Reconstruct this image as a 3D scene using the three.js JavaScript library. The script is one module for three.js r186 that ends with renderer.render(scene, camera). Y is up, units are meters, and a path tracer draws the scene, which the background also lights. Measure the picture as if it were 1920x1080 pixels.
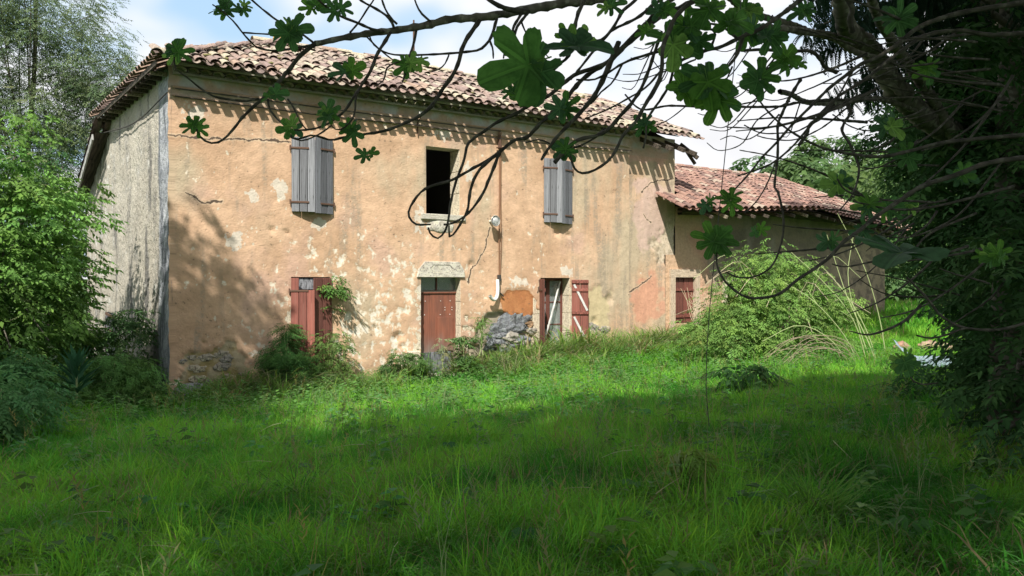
import * as THREE from 'three';
import { mergeGeometries, mergeVertices } from 'three/addons/utils/BufferGeometryUtils.js';
import { RoundedBoxGeometry } from 'three/addons/geometries/RoundedBoxGeometry.js';
import { ImprovedNoise } from 'three/addons/math/ImprovedNoise.js';

// ------------------------------------------------------------------ camera, sky, sun, exposure
const EYE = new THREE.Vector3(-4.02, 2.25, 17);
const camera = new THREE.PerspectiveCamera(38.65, 16 / 9, 0.05, 600);
camera.position.copy(EYE);
camera.lookAt(EYE.x + 0.584 * 100, EYE.y - 0.78, EYE.z - 0.812 * 100);
const scene = new THREE.Scene();
const renderer = new THREE.WebGLRenderer({ antialias: true });
renderer.toneMapping = THREE.LinearToneMapping;
renderer.toneMappingExposure = 1.48;
renderer.shadowMap.enabled = true;
const SUN_DIR = new THREE.Vector3(-0.945, 1.5, 1.0).normalize();
const sun = new THREE.DirectionalLight(new THREE.Color(1.0, 0.95, 0.86), 5.0);
sun.position.copy(SUN_DIR).multiplyScalar(60).add(new THREE.Vector3(5, 0, 5));
sun.target.position.set(5, 0, 5);
sun.castShadow = true;
sun.shadow.mapSize.set(4096, 4096);
Object.assign(sun.shadow.camera, { left: -35, right: 35, top: 35, bottom: -35, near: 1, far: 140 });
sun.shadow.radius = 1;
scene.add(sun, sun.target);

const noise3 = (() => { const n = new ImprovedNoise(); return (x, y, z = 0) => n.noise(x, y, z); })();
const fbm = (x, y, z, o = 4) => { let s = 0, a = 0.5, f = 1; for (let i = 0; i < o; i++) { s += a * noise3(x * f, y * f, z * f + i * 17.3); a *= 0.5; f *= 2.03; } return s; };
const clamp = (v, a = 0, b = 1) => Math.min(b, Math.max(a, v));
const smooth = (a, b, v) => { const t = clamp((v - a) / (b - a)); return t * t * (3 - 2 * t); };
const lerp = (a, b, t) => a + (b - a) * t;

{ // a broken bright cloud cover with pale blue gaps
  const W = 1024, H = 512, d = new Float32Array(W * H * 4);
  for (let j = 0; j < H; j++) for (let i = 0; i < W; i++) {
    const el = ((j + 0.5) / H - 0.5) * Math.PI, az = ((i + 0.5) / W - 0.5) * 2 * Math.PI;
    const y = Math.sin(el), c = Math.cos(el), x = c * Math.cos(az), z = c * Math.sin(az);
    const k = 1 / (Math.max(y, 0) + 0.32);
    const n = fbm(x * k * 1.25 + 3.1, y * 0.8 + 1.7, z * k * 1.25 + 0.4, 6);
    const cov = smooth(-0.25, -0.03, n);
    const thick = smooth(0.02, 0.4, n + 0.08 * fbm(x * 9, y * 9, z * 9, 3));
    const up = smooth(0, 0.8, y);
    const blue = [lerp(0.4, 0.24, up), lerp(0.56, 0.4, up), lerp(0.7, 0.66, up)];
    const cl = 0.7 - 0.1 * thick;
    const o = (j * W + i) * 4;
    const low = smooth(0.0, -0.05, y);
    const cc = [cl, cl * 1.005, cl * 1.03], gd = [0.1, 0.14, 0.06];
    for (let q = 0; q < 3; q++) d[o + q] = lerp(lerp(blue[q], cc[q], cov), gd[q], low);
    d[o + 3] = 1;
  }
  const t = new THREE.DataTexture(d, W, H, THREE.RGBAFormat, THREE.FloatType);
  t.mapping = THREE.EquirectangularReflectionMapping; t.magFilter = t.minFilter = THREE.LinearFilter; t.needsUpdate = true;
  scene.background = t; scene.environment = t;
}

// ------------------------------------------------------------------ helpers
const rng = (s) => () => { s |= 0; s = (s + 0x6d2b79f5) | 0; let t = Math.imul(s ^ (s >>> 15), 1 | s); t = (t + Math.imul(t ^ (t >>> 7), 61 | t)) ^ t; return ((t ^ (t >>> 14)) >>> 0) / 4294967296; };
const V = (x, y, z) => new THREE.Vector3(x, y, z);
const col = (r, g, b) => new THREE.Color().setRGB(r, g, b);
const used = {};
function numbered(n) { used[n] = (used[n] ?? -1) + 1; return used[n] ? `${n}_${String(used[n]).padStart(3, '0')}` : n; }
function tag(o, label, category, group, kind) {
  if (label) o.userData.label = label; if (category) o.userData.category = category;
  if (group) o.userData.group = group; if (kind) o.userData.kind = kind; return o;
}
function thing(name, label, category, pos = [0, 0, 0], group) {
  const g = new THREE.Group(); g.name = numbered(name); g.position.set(...pos); scene.add(g);
  return tag(g, label, category, group);
}
function mesh(name, geo, mat, parent) {
  const m = new THREE.Mesh(Array.isArray(geo) ? mergeGeometries(geo) : geo, mat);
  m.name = parent === scene ? numbered(name) : name; m.castShadow = m.receiveShadow = true; parent.add(m); return m;
}
const box = (w, h, d, x = 0, y = 0, z = 0, rx = 0, ry = 0, rz = 0) => { const g = new THREE.BoxGeometry(w, h, d); if (rx) g.rotateX(rx); if (ry) g.rotateY(ry); if (rz) g.rotateZ(rz); return g.translate(x, y, z); };
const rbox = (w, h, d, x = 0, y = 0, z = 0, r = 0.006) => new RoundedBoxGeometry(w, h, d, 1, Math.min(r, w / 3, h / 3, d / 3)).translate(x, y, z);
function tube(pts, r0, r1, sides = 6, step = 0.12, bump = 0, seed = 0) {
  const cv = pts.length > 2 ? new THREE.CatmullRomCurve3(pts, false, 'centripetal') : new THREE.LineCurve3(pts[0], pts[1]);
  const L = cv.getLength(), n = Math.max(2, Math.ceil(L / step)), fr = cv.computeFrenetFrames(n, false);
  const P = [], N = [], U = [], I = [];
  for (let i = 0; i <= n; i++) {
    const t = i / n, c = cv.getPointAt(t), R0 = lerp(r0, r1, t);
    for (let j = 0; j <= sides; j++) {
      const a = j / sides * Math.PI * 2, e = V(0, 0, 0).addScaledVector(fr.normals[i], Math.cos(a)).addScaledVector(fr.binormals[i], Math.sin(a));
      const R = R0 * (1 + bump * (noise3(i * 0.9 + seed, (j % sides) * 0.8, seed * 1.7) + 0.7 * Math.max(0, Math.sin(i * 2.1 + seed))));
      P.push(c.x + e.x * R, c.y + e.y * R, c.z + e.z * R); N.push(e.x, e.y, e.z); U.push(j / sides * 2 * Math.PI * R0, t * L);
    }
  }
  for (let i = 0; i < n; i++) for (let j = 0; j < sides; j++) { const a = i * (sides + 1) + j, b = a + sides + 1; I.push(a, a + 1, b, b, a + 1, b + 1); }
  const g = new THREE.BufferGeometry();
  g.setAttribute('position', new THREE.Float32BufferAttribute(P, 3)); g.setAttribute('normal', new THREE.Float32BufferAttribute(N, 3)); g.setAttribute('uv', new THREE.Float32BufferAttribute(U, 2)); g.setIndex(I);
  return g;
}
function rock(r, seed, sx = 1, sy = 1, sz = 1, rough = 0.35, det = 2) {
  const g = mergeVertices(new THREE.IcosahedronGeometry(1, det * det).deleteAttribute('normal').deleteAttribute('uv')), p = g.attributes.position;
  for (let i = 0; i < p.count; i++) {
    const v = V(p.getX(i), p.getY(i), p.getZ(i)).normalize(), k = 1 + rough * (noise3(v.x * 1.6 + seed, v.y * 1.6, v.z * 1.6 + seed) + 0.5 * noise3(v.x * 4, v.y * 4 + seed, v.z * 4));
    p.setXYZ(i, v.x * k * r * sx, v.y * k * r * sy, v.z * k * r * sz);
  }
  const u = []; for (let i = 0; i < p.count; i++) u.push(p.getX(i), p.getY(i));
  g.setAttribute('uv', new THREE.Float32BufferAttribute(u, 2)); g.computeVertexNormals(); return g;
}
function tex(w, h, f, srgb = true) { // f(u, v) -> [r, g, b] linear 0..1
  const d = new Uint8Array(w * h * 4), e = (v) => Math.round(255 * (srgb ? (v <= 0.0031308 ? 12.92 * v : 1.055 * Math.pow(clamp(v), 1 / 2.4) - 0.055) : clamp(v)));
  for (let j = 0; j < h; j++) for (let i = 0; i < w; i++) { const c = f((i + 0.5) / w, (j + 0.5) / h), o = (j * w + i) * 4; d[o] = e(clamp(c[0])); d[o + 1] = e(clamp(c[1])); d[o + 2] = e(clamp(c[2])); d[o + 3] = 255; }
  const t = new THREE.DataTexture(d, w, h); t.wrapS = t.wrapT = THREE.RepeatWrapping; t.magFilter = THREE.LinearFilter; t.minFilter = THREE.LinearMipmapLinearFilter; t.generateMipmaps = true;
  if (srgb) t.colorSpace = THREE.SRGBColorSpace; t.needsUpdate = true; return t;
}
const mix3 = (a, b, t) => [lerp(a[0], b[0], t), lerp(a[1], b[1], t), lerp(a[2], b[2], t)];
const std = (o) => new THREE.MeshStandardMaterial({ roughness: 0.9, ...o });

// ------------------------------------------------------------------ terrain
function gy(x, z) {
  const front = smooth(3, 15, z);
  return -0.14 * smooth(8.5, 5, x) * smooth(5.5, 2, z) * smooth(-3, -1, x) + 0.62 * front + 0.22 * smooth(4, 13, x) * (1 - smooth(6, 14, z)) + 0.62 * smooth(14, 25, x) * (1 - smooth(9, 16, z))
    + 0.15 * smooth(0, -5, x) * (1 - front) + 0.07 * fbm(x * 0.5, z * 0.5, 2, 3) + 6 * smooth(40, 90, Math.hypot(x - 0, z)) * smooth(10, 60, x) * 0.6;
}

// ------------------------------------------------------------------ textures and materials
const grain = tex(256, 512, (u, v) => { const s = fbm(u * 22, v * 1.6, 3, 4), k = fbm(u * 90, v * 5, 8, 2), kn = Math.exp(-((u - 0.3) ** 2 * 500 + (v - 0.55) ** 2 * 1600)) + Math.exp(-((u - 0.75) ** 2 * 500 + (v - 0.2) ** 2 * 1600)); const g = clamp(0.66 + 1.25 * s + 0.6 * k - 0.4 * kn); return [g, g, g]; });
const speck = tex(256, 256, (u, v) => { const n = fbm(u * 6, v * 6, 1, 4), m = fbm(u * 25, v * 25, 5, 3); let c = mix3([0.62, 0.6, 0.58], [1, 1, 1], smooth(-0.3, 0.3, n + 0.4 * m)); if (m > 0.22) c = mix3(c, [1, 1, 0.82], 0.8); if (m < -0.22) c = mix3(c, [0.25, 0.23, 0.22], 0.8); if (n > 0.2) c = mix3(c, [0.8, 0.82, 0.7], 0.6); return c; });
const rubbleBump = tex(512, 512, (u, v) => { const n = 0.5 + 0.5 * fbm(u * 10, v * 10, 2, 5) + 0.25 * fbm(u * 45, v * 45, 9, 3); const p = fbm(u * 30, v * 30, 4, 2); const g = n - (p > 0.28 ? 0.35 : 0); return [g, g, g]; }, false);
const barkTex = tex(128, 256, (u, v) => { const n = fbm(u * 8, v * 14, 6, 4), m = fbm(u * 20, v * 20, 2, 3); let c = mix3([0.09, 0.085, 0.07], [0.24, 0.23, 0.2], smooth(-0.3, 0.35, n)); if (m > 0.18) c = mix3(c, [0.36, 0.38, 0.33], 0.7); return c; });

const MT = {
  greyWood: std({ map: grain, color: col(0.31, 0.32, 0.35), bumpMap: grain, bumpScale: 0.004 }),
  greyWoodDark: std({ map: grain, color: col(0.2, 0.21, 0.235), bumpMap: grain, bumpScale: 0.004 }),
  redWood: std({ map: grain, color: col(0.27, 0.085, 0.06), bumpMap: grain, bumpScale: 0.003, roughness: 0.75 }),
  redWood2: std({ map: grain, color: col(0.2, 0.065, 0.045), bumpMap: grain, bumpScale: 0.003, roughness: 0.75 }),
  paleWood: std({ map: grain, color: col(0.42, 0.35, 0.26) }),
  oldWood: std({ map: grain, color: col(0.12, 0.095, 0.072) }),
  whitePaint: std({ map: grain, color: col(0.78, 0.77, 0.74) }),
  rust: std({ color: col(0.11, 0.06, 0.04), roughness: 0.85, bumpMap: rubbleBump, bumpScale: 0.002 }),
  jamb: std({ map: speck, color: col(0.74, 0.66, 0.52), bumpMap: rubbleBump, bumpScale: 0.012 }),
  lintel: std({ map: speck, color: col(0.6, 0.57, 0.5), bumpMap: rubbleBump, bumpScale: 0.01 }),
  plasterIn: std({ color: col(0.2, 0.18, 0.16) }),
  stone: [[0.42, 0.38, 0.3], [0.5, 0.44, 0.33], [0.34, 0.32, 0.28], [0.46, 0.3, 0.18]].map((c) => std({ map: speck, color: col(...c), bumpMap: rubbleBump, bumpScale: 0.03 })),
  slate: std({ map: speck, color: col(0.2, 0.215, 0.24), bumpMap: rubbleBump, bumpScale: 0.06 }),
  bark: std({ map: barkTex, color: col(0.75, 0.72, 0.66), bumpMap: barkTex, bumpScale: 0.01 }),
  twig: std({ map: barkTex, color: col(0.32, 0.3, 0.27), bumpMap: barkTex, bumpScale: 0.004 }),
  darkBark: std({ map: barkTex, color: col(0.6, 0.55, 0.5) }),
  cable: std({ color: col(0.05, 0.045, 0.04), roughness: 0.6 }),
  brownPipe: std({ color: col(0.25, 0.13, 0.07), roughness: 0.6 }),
  white: std({ color: col(0.75, 0.74, 0.7), roughness: 0.4 }),
  dryCane: std({ color: col(0.27, 0.22, 0.15) }),
  cane: std({ color: col(0.42, 0.36, 0.24) }),
  greenCane: std({ color: col(0.3, 0.36, 0.16) }),
  glass: new THREE.MeshPhysicalMaterial({ color: col(0.8, 0.85, 0.85), roughness: 0.12, transmission: 0.85, thickness: 0 }),
};
const TILE = [[0.37, 0.27, 0.235], [0.31, 0.225, 0.205], [0.22, 0.165, 0.15], [0.42, 0.3, 0.235], [0.54, 0.48, 0.37], [0.42, 0.345, 0.29], [0.48, 0.43, 0.35]].map((c) => c.map((v) => v * 0.88));
const WTILE = [[0.33, 0.19, 0.155], [0.27, 0.155, 0.13], [0.36, 0.22, 0.175], [0.2, 0.125, 0.108], [0.4, 0.32, 0.26]];
const paintTex = tex(256, 512, (u, v) => { const s = fbm(u * 22, v * 1.6, 3, 4), p = fbm(u * 7, v * 2.2, 9, 5) + 0.5 * fbm(u * 40, v * 9, 4, 3); let c = [1, 1, 1].map((q) => clamp(q * (0.8 + 0.9 * s))); if (p > 0.17) c = [0.95, 2.6, 3.0].map((q) => Math.min(1, q * 0.9)); if (s < -0.3) c = c.map((q) => q * 0.35); return c.map((q) => clamp(q)); });
const paintVar = (c, k) => std({ map: paintTex, color: col(c[0] * k, c[1] * k, c[2] * k), bumpMap: grain, bumpScale: 0.004, roughness: 0.8 });
const woodVar = (c, k) => std({ map: grain, color: col(c[0] * k, c[1] * k, c[2] * k), bumpMap: grain, bumpScale: 0.004 });
const GREY = [1, 0.72, 1.15, 0.86].map((k) => woodVar([0.33, 0.34, 0.37], k)), GREYD = [1, 0.75, 1.2].map((k) => woodVar([0.22, 0.23, 0.26], k)), RED = [1, 0.8, 1.2].map((k) => paintVar([0.3, 0.1, 0.075], k)), RED2 = [1, 0.82, 1.15].map((k) => paintVar([0.21, 0.072, 0.055], k));
const tileMat = (c) => std({ map: speck, color: col(...c), bumpMap: rubbleBump, bumpScale: 0.006 });
const tileMats = TILE.map(tileMat), wtileMats = WTILE.map(tileMat);
const tileVC = std({ map: speck, vertexColors: true, bumpMap: rubbleBump, bumpScale: 0.006 });

// ---- facade plaster, painted over 14.4 m x 6.8 m
const FX = 14.4, FY = 6.8;
const blob = (x, y, cx, cy, rx, ry, s) => 1 - Math.hypot((x - cx) / rx, (y - cy) / ry) + 0.9 * fbm(x * 2.6 + s, y * 2.6, s, 4);
const RP = [[7.82, 1.82], [8.02, 2.03], [8.72, 2.03], [8.98, 1.75], [8.98, 1.5], [8.78, 1.32], [8.62, 1.2], [8.45, 1.38], [8.2, 1.36], [7.95, 1.45]];
function redPatch(x, y) { if (x < 7.6 || x > 9.1 || y < 1.1 || y > 2.2) return -1; const wx = x + 0.05 * fbm(x * 6, y * 6, 3, 3), wy = y + 0.05 * fbm(x * 6, y * 6, 8, 3); let i = false; for (let k = 0, j = RP.length - 1; k < RP.length; j = k++) { const [ax, ay] = RP[k], [bx, by] = RP[j]; if (ay > wy !== by > wy && wx < (bx - ax) * (wy - ay) / (by - ay) + ax) i = !i; } return i ? 1 : -1; }
const rubblePatch = (x, y) => Math.min(0.9 * blob(x, y, 8.25, 0.8, 1.0, 0.68, 8.1) + 0.25, (9.08 - x) * 6);
const cornerRubble = (x, y) => blob(x, y, 0.85, 0.45, 0.85, 0.62, 5.2);
const bareRight = (x, y) => blob(x, y, 10.9, 1.35, 0.9, 0.75, 1.2);
const crumble = (x, y) => blob(x, y, 14.15, 3.3, 0.75, 0.62, 4.6);
const cracks = [[[7.5, 3.55], [7.36, 3.1], [7.12, 2.72], [6.95, 2.55], [6.86, 2.2]], [[12.9, 4.85], [13.3, 5.15], [13.8, 5.25], [14.2, 5.3]], [[0.25, 4.0], [0.6, 3.82], [0.95, 3.86]], [[0.0, 5.12], [0.9, 5.14], [1.7, 5.2], [2.36, 5.22]], [[12.3, 1.9], [12.9, 2.15], [13.3, 2.4]], [[13.0, 4.2], [13.3, 3.95]], [[9.0, 1.95], [9.08, 2.3]]];
function crackDist(x, y) { let m = 9; for (const c of cracks) for (let i = 0; i + 1 < c.length; i++) { const [ax, ay] = c[i], [bx, by] = c[i + 1], dx = bx - ax, dy = by - ay, t = clamp(((x - ax) * dx + (y - ay) * dy) / (dx * dx + dy * dy)); m = Math.min(m, Math.hypot(x - ax - dx * t, y - ay - dy * t)); } return m; }
const pits = [[1.98, 3.33, 0.1], [2.3, 3.3, 0.05], [4.95, 0.95, 0.16], [5.05, 0.75, 0.1], [7.0, 4.55, 0.12], [7.05, 4.4, 0.07], [6.95, 2.68, 0.1], [9.65, 3.55, 0.14], [10.05, 3.5, 0.1], [11.55, 1.75, 0.16], [4.35, 1.2, 0.06], [6.85, 1.35, 0.08], [11.0, 1.15, 0.14]];
function flake(x, y) { // white flaking: small chips everywhere, dense between the lower shutters and the door
  const dens = 0.16 * smooth(4.6, 1.4, y) * smooth(0.2, 4.2, x) * smooth(8, 5.2, x) + 0.03 * smooth(4.5, 2, y) - 0.05 * smooth(9, 11, x);
  const n = 0.75 * fbm(x * 6.5, y * 5, 7.7, 4) + 0.35 * fbm(x * 1.5, y * 1.1, 3.1, 3) + 0.3 * fbm(x * 19, y * 15, 2.2, 2);
  return n - 0.3 + dens * 1.35;
}
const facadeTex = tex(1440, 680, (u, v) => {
  const x = u * FX, y = v * FY;
  const n1 = fbm(x * 0.55, y * 0.55, 1.1, 4), n2 = fbm(x * 2.4, y * 2.4, 4.2, 4), n3 = fbm(x * 14, y * 14, 2.2, 3);
  let c = mix3([0.468, 0.302, 0.19], [0.582, 0.39, 0.258], smooth(-0.35, 0.35, n1 + 0.35 * n2));
  c = mix3(c, [0.5, 0.33, 0.26], 0.6 * smooth(0.1, 0.4, fbm(x * 0.9 + 5, y * 0.7, 6.5, 4)));             // pinkish washes
  const old = smooth(-0.04, 0.34, fbm(x * 0.7, y * 0.35, 9.1, 5) + 0.35 * smooth(9.5, 12, x) - 0.12);
  c = mix3(c, [0.44, 0.37, 0.26], 0.85 * old);                                                             // greyed lime
  const drip = smooth(0.06, 0.36, fbm(x * 4.2, y * 0.45, 12.4, 4) + 0.16 * smooth(8.8, 12, x));
  c = mix3(c, [0.27, 0.225, 0.17], 0.7 * drip * smooth(-0.2, 0.2, n3 + 0.1));
  c = mix3(c, [0.56, 0.4, 0.34], 0.75 * smooth(0, 0.35, blob(x, y, 13.3, 4.3, 0.9, 1.2, 2.4)));
  c = mix3(c, [0.55, 0.27, 0.18], 0.75 * smooth(0, 0.3, blob(x, y, 13.1, 1.7, 0.85, 0.75, 6.4)));
  c = mix3(c, [0.58, 0.36, 0.29], 0.8 * smooth(0, 0.25, blob(x, y, 13.3, 5.95, 1.0, 0.3, 9.4)));
  const fl = flake(x, y);
  if (fl > 0) c = mix3(c, fl > 0.12 ? [0.66, 0.6, 0.51] : [0.6, 0.52, 0.4], smooth(0, 0.05, fl));
  for (const [cx, cy, rx, ry, s] of [[6.15, 5.78, 0.3, 0.24, 1], [2.15, 4.25, 0.2, 0.3, 2], [5.5, 3.7, 0.2, 0.4, 3], [1.2, 3.1, 0.25, 0.25, 4], [3.0, 3.5, 0.2, 0.15, 5], [1.6, 4.05, 0.15, 0.2, 6], [6.9, 4.9, 0.2, 0.3, 7], [10.0, 2.55, 0.3, 0.18, 8], [8.4, 2.25, 0.4, 0.2, 9], [0.4, 5.6, 0.3, 0.2, 10], [5.6, 1.7, 0.2, 1.0, 11]]) { const b = blob(x, y, cx, cy, rx, ry, s * 3.7); if (b * 0.8 + 0.9 * fbm(x * 9, y * 7, s, 4) > 0.3) c = mix3(c, [0.6, 0.56, 0.48], 0.8); }
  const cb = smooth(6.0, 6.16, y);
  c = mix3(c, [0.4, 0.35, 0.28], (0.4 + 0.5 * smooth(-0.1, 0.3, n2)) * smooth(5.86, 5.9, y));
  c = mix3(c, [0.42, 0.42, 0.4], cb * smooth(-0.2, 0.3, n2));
  const br = bareRight(x, y); if (br > 0.05 && x < 12.2) c = mix3(c, [0.5, 0.42, 0.25], 0.85 * smooth(0.05, 0.25, br));
  if (redPatch(x, y) > 0) c = mix3([0.36, 0.145, 0.055], [0.45, 0.2, 0.08], smooth(-0.3, 0.3, fbm(x * 3, y * 1.2, 3, 4)));
  const rp = redPatch(x, y) > 0 || y > 1.5 ? -1 : rubblePatch(x, y); if (rp > 0) c = mix3([0.4, 0.34, 0.25], [0.28, 0.24, 0.19], smooth(-0.2, 0.3, n2));
  else if (rp > -0.18 && fbm(x * 5, y * 5, 1, 3) > -0.05) c = [0.6, 0.52, 0.4];
  const cr = cornerRubble(x, y); if (cr > 0.1) c = mix3(c, mix3([0.3, 0.24, 0.1], [0.4, 0.34, 0.22], smooth(-0.2, 0.3, n2 * 2)), 0.9 * smooth(0.1, 0.22, cr));
  const cm = crumble(x, y); if (cm > 0.05) c = mix3(c, mix3([0.6, 0.5, 0.38], [0.42, 0.34, 0.24], smooth(-0.1, 0.3, n3)), smooth(0.05, 0.2, cm));
  const cd = crackDist(x + 0.09 * fbm(x * 5, y * 5, 3, 3), y + 0.09 * fbm(x * 5, y * 5, 9, 3)) + 0.03 * n3; if (cd < 0.018) c = [0.1, 0.07, 0.05]; else if (cd < 0.04) c = mix3(c, [0.6, 0.48, 0.34], 0.5);
  if (n3 + 0.35 * n2 < -0.42) c = mix3(c, [0.16, 0.12, 0.08], 0.7);
  const k = 1 + 0.22 * n3 + 0.16 * n2;
  return [c[0] * k, c[1] * k, c[2] * k];
});
function facadeDisp(x, y) {
  let d = 0.03 + 0.02 * fbm(x * 0.8, y * 0.8, 3.3, 2) + 0.014 * fbm(x * 3, y * 3, 5.5, 3) + 0.008 * fbm(x * 9, y * 9, 1.5, 2);
  const fl = flake(x, y); if (fl > 0.02) d -= 0.012;
  if (redPatch(x, y) > 0) d -= 0.03;
  const rp = rubblePatch(x, y); if (rp > 0 && y < 1.5 && redPatch(x, y) < 0) d -= 0.09;
  const cr = cornerRubble(x, y); if (cr > 0.12) d -= 0.04 - 0.07 * fbm(x * 5, y * 5, 2, 3);
  const cm = crumble(x, y); if (cm > 0.05) d -= 0.03 - 0.05 * fbm(x * 7, y * 7, 2, 3);
  const br = bareRight(x, y); if (br > 0.05 && x < 12.2) d -= 0.02;
  for (const [px, py, r] of pits) { const q = Math.hypot(x - px, y - py) + 0.04 * fbm(x * 9, y * 9, 1, 2); if (q < r) d -= 0.05 * smooth(r, r * 0.5, q); }
  return d;
}
const facadeBump = tex(640, 640, (u, v) => { const x = u * 3, y = v * 3; const n = fbm(x * 6, y * 6, 2, 5), p = fbm(x * 12, y * 12, 7, 2); let g = 0.6 + 0.55 * n + 0.3 * fbm(x * 26, y * 26, 3, 2); if (p < -0.4) g -= 0.35; return [g, g, g]; }, false);
const bumpRep = (t, sx, sy) => { const c = t.clone(); c.repeat.set(sx, sy); c.needsUpdate = true; return c; };
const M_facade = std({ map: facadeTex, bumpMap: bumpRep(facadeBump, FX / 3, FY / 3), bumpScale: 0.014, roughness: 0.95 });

function wallGrid(x0, x1, y0, y1, step, holes, disp, toPos, toUv, top) {
  const lines = (a, b, hs) => { const s = new Set([a, b]); hs.forEach((h) => h > a && h < b && s.add(h)); const k = [...s].sort((p, q) => p - q), o = []; for (let i = 0; i + 1 < k.length; i++) { const n = Math.max(1, Math.round((k[i + 1] - k[i]) / step)); for (let j = 0; j < n; j++) o.push(lerp(k[i], k[i + 1], j / n)); } o.push(b); return o; };
  const xs = lines(x0, x1, holes.flatMap((h) => [h[0], h[1]])), ys = lines(y0, y1, holes.flatMap((h) => [h[2], h[3]]));
  const P = [], U = [], I = [], w = xs.length;
  for (const y of ys) for (const x of xs) { const yy = top ? Math.min(y, top(x)) : y; P.push(...toPos(x, yy, disp(x, yy))); U.push(...toUv(x, yy)); }
  for (let j = 0; j + 1 < ys.length; j++) for (let i = 0; i + 1 < w; i++) {
    const cx = (xs[i] + xs[i + 1]) / 2, cy = (ys[j] + ys[j + 1]) / 2;
    if (holes.some((h) => cx > h[0] && cx < h[1] && cy > h[2] && cy < h[3])) continue;
    if (top && ys[j] >= top(xs[i]) && ys[j] >= top(xs[i + 1])) continue;
    const a = j * w + i; I.push(a, a + 1, a + w, a + 1, a + w + 1, a + w);
  }
  const g = new THREE.BufferGeometry(); g.setAttribute('position', new THREE.Float32BufferAttribute(P, 3)); g.setAttribute('uv', new THREE.Float32BufferAttribute(U, 2)); g.setIndex(I); g.computeVertexNormals(); return g;
}

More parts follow.
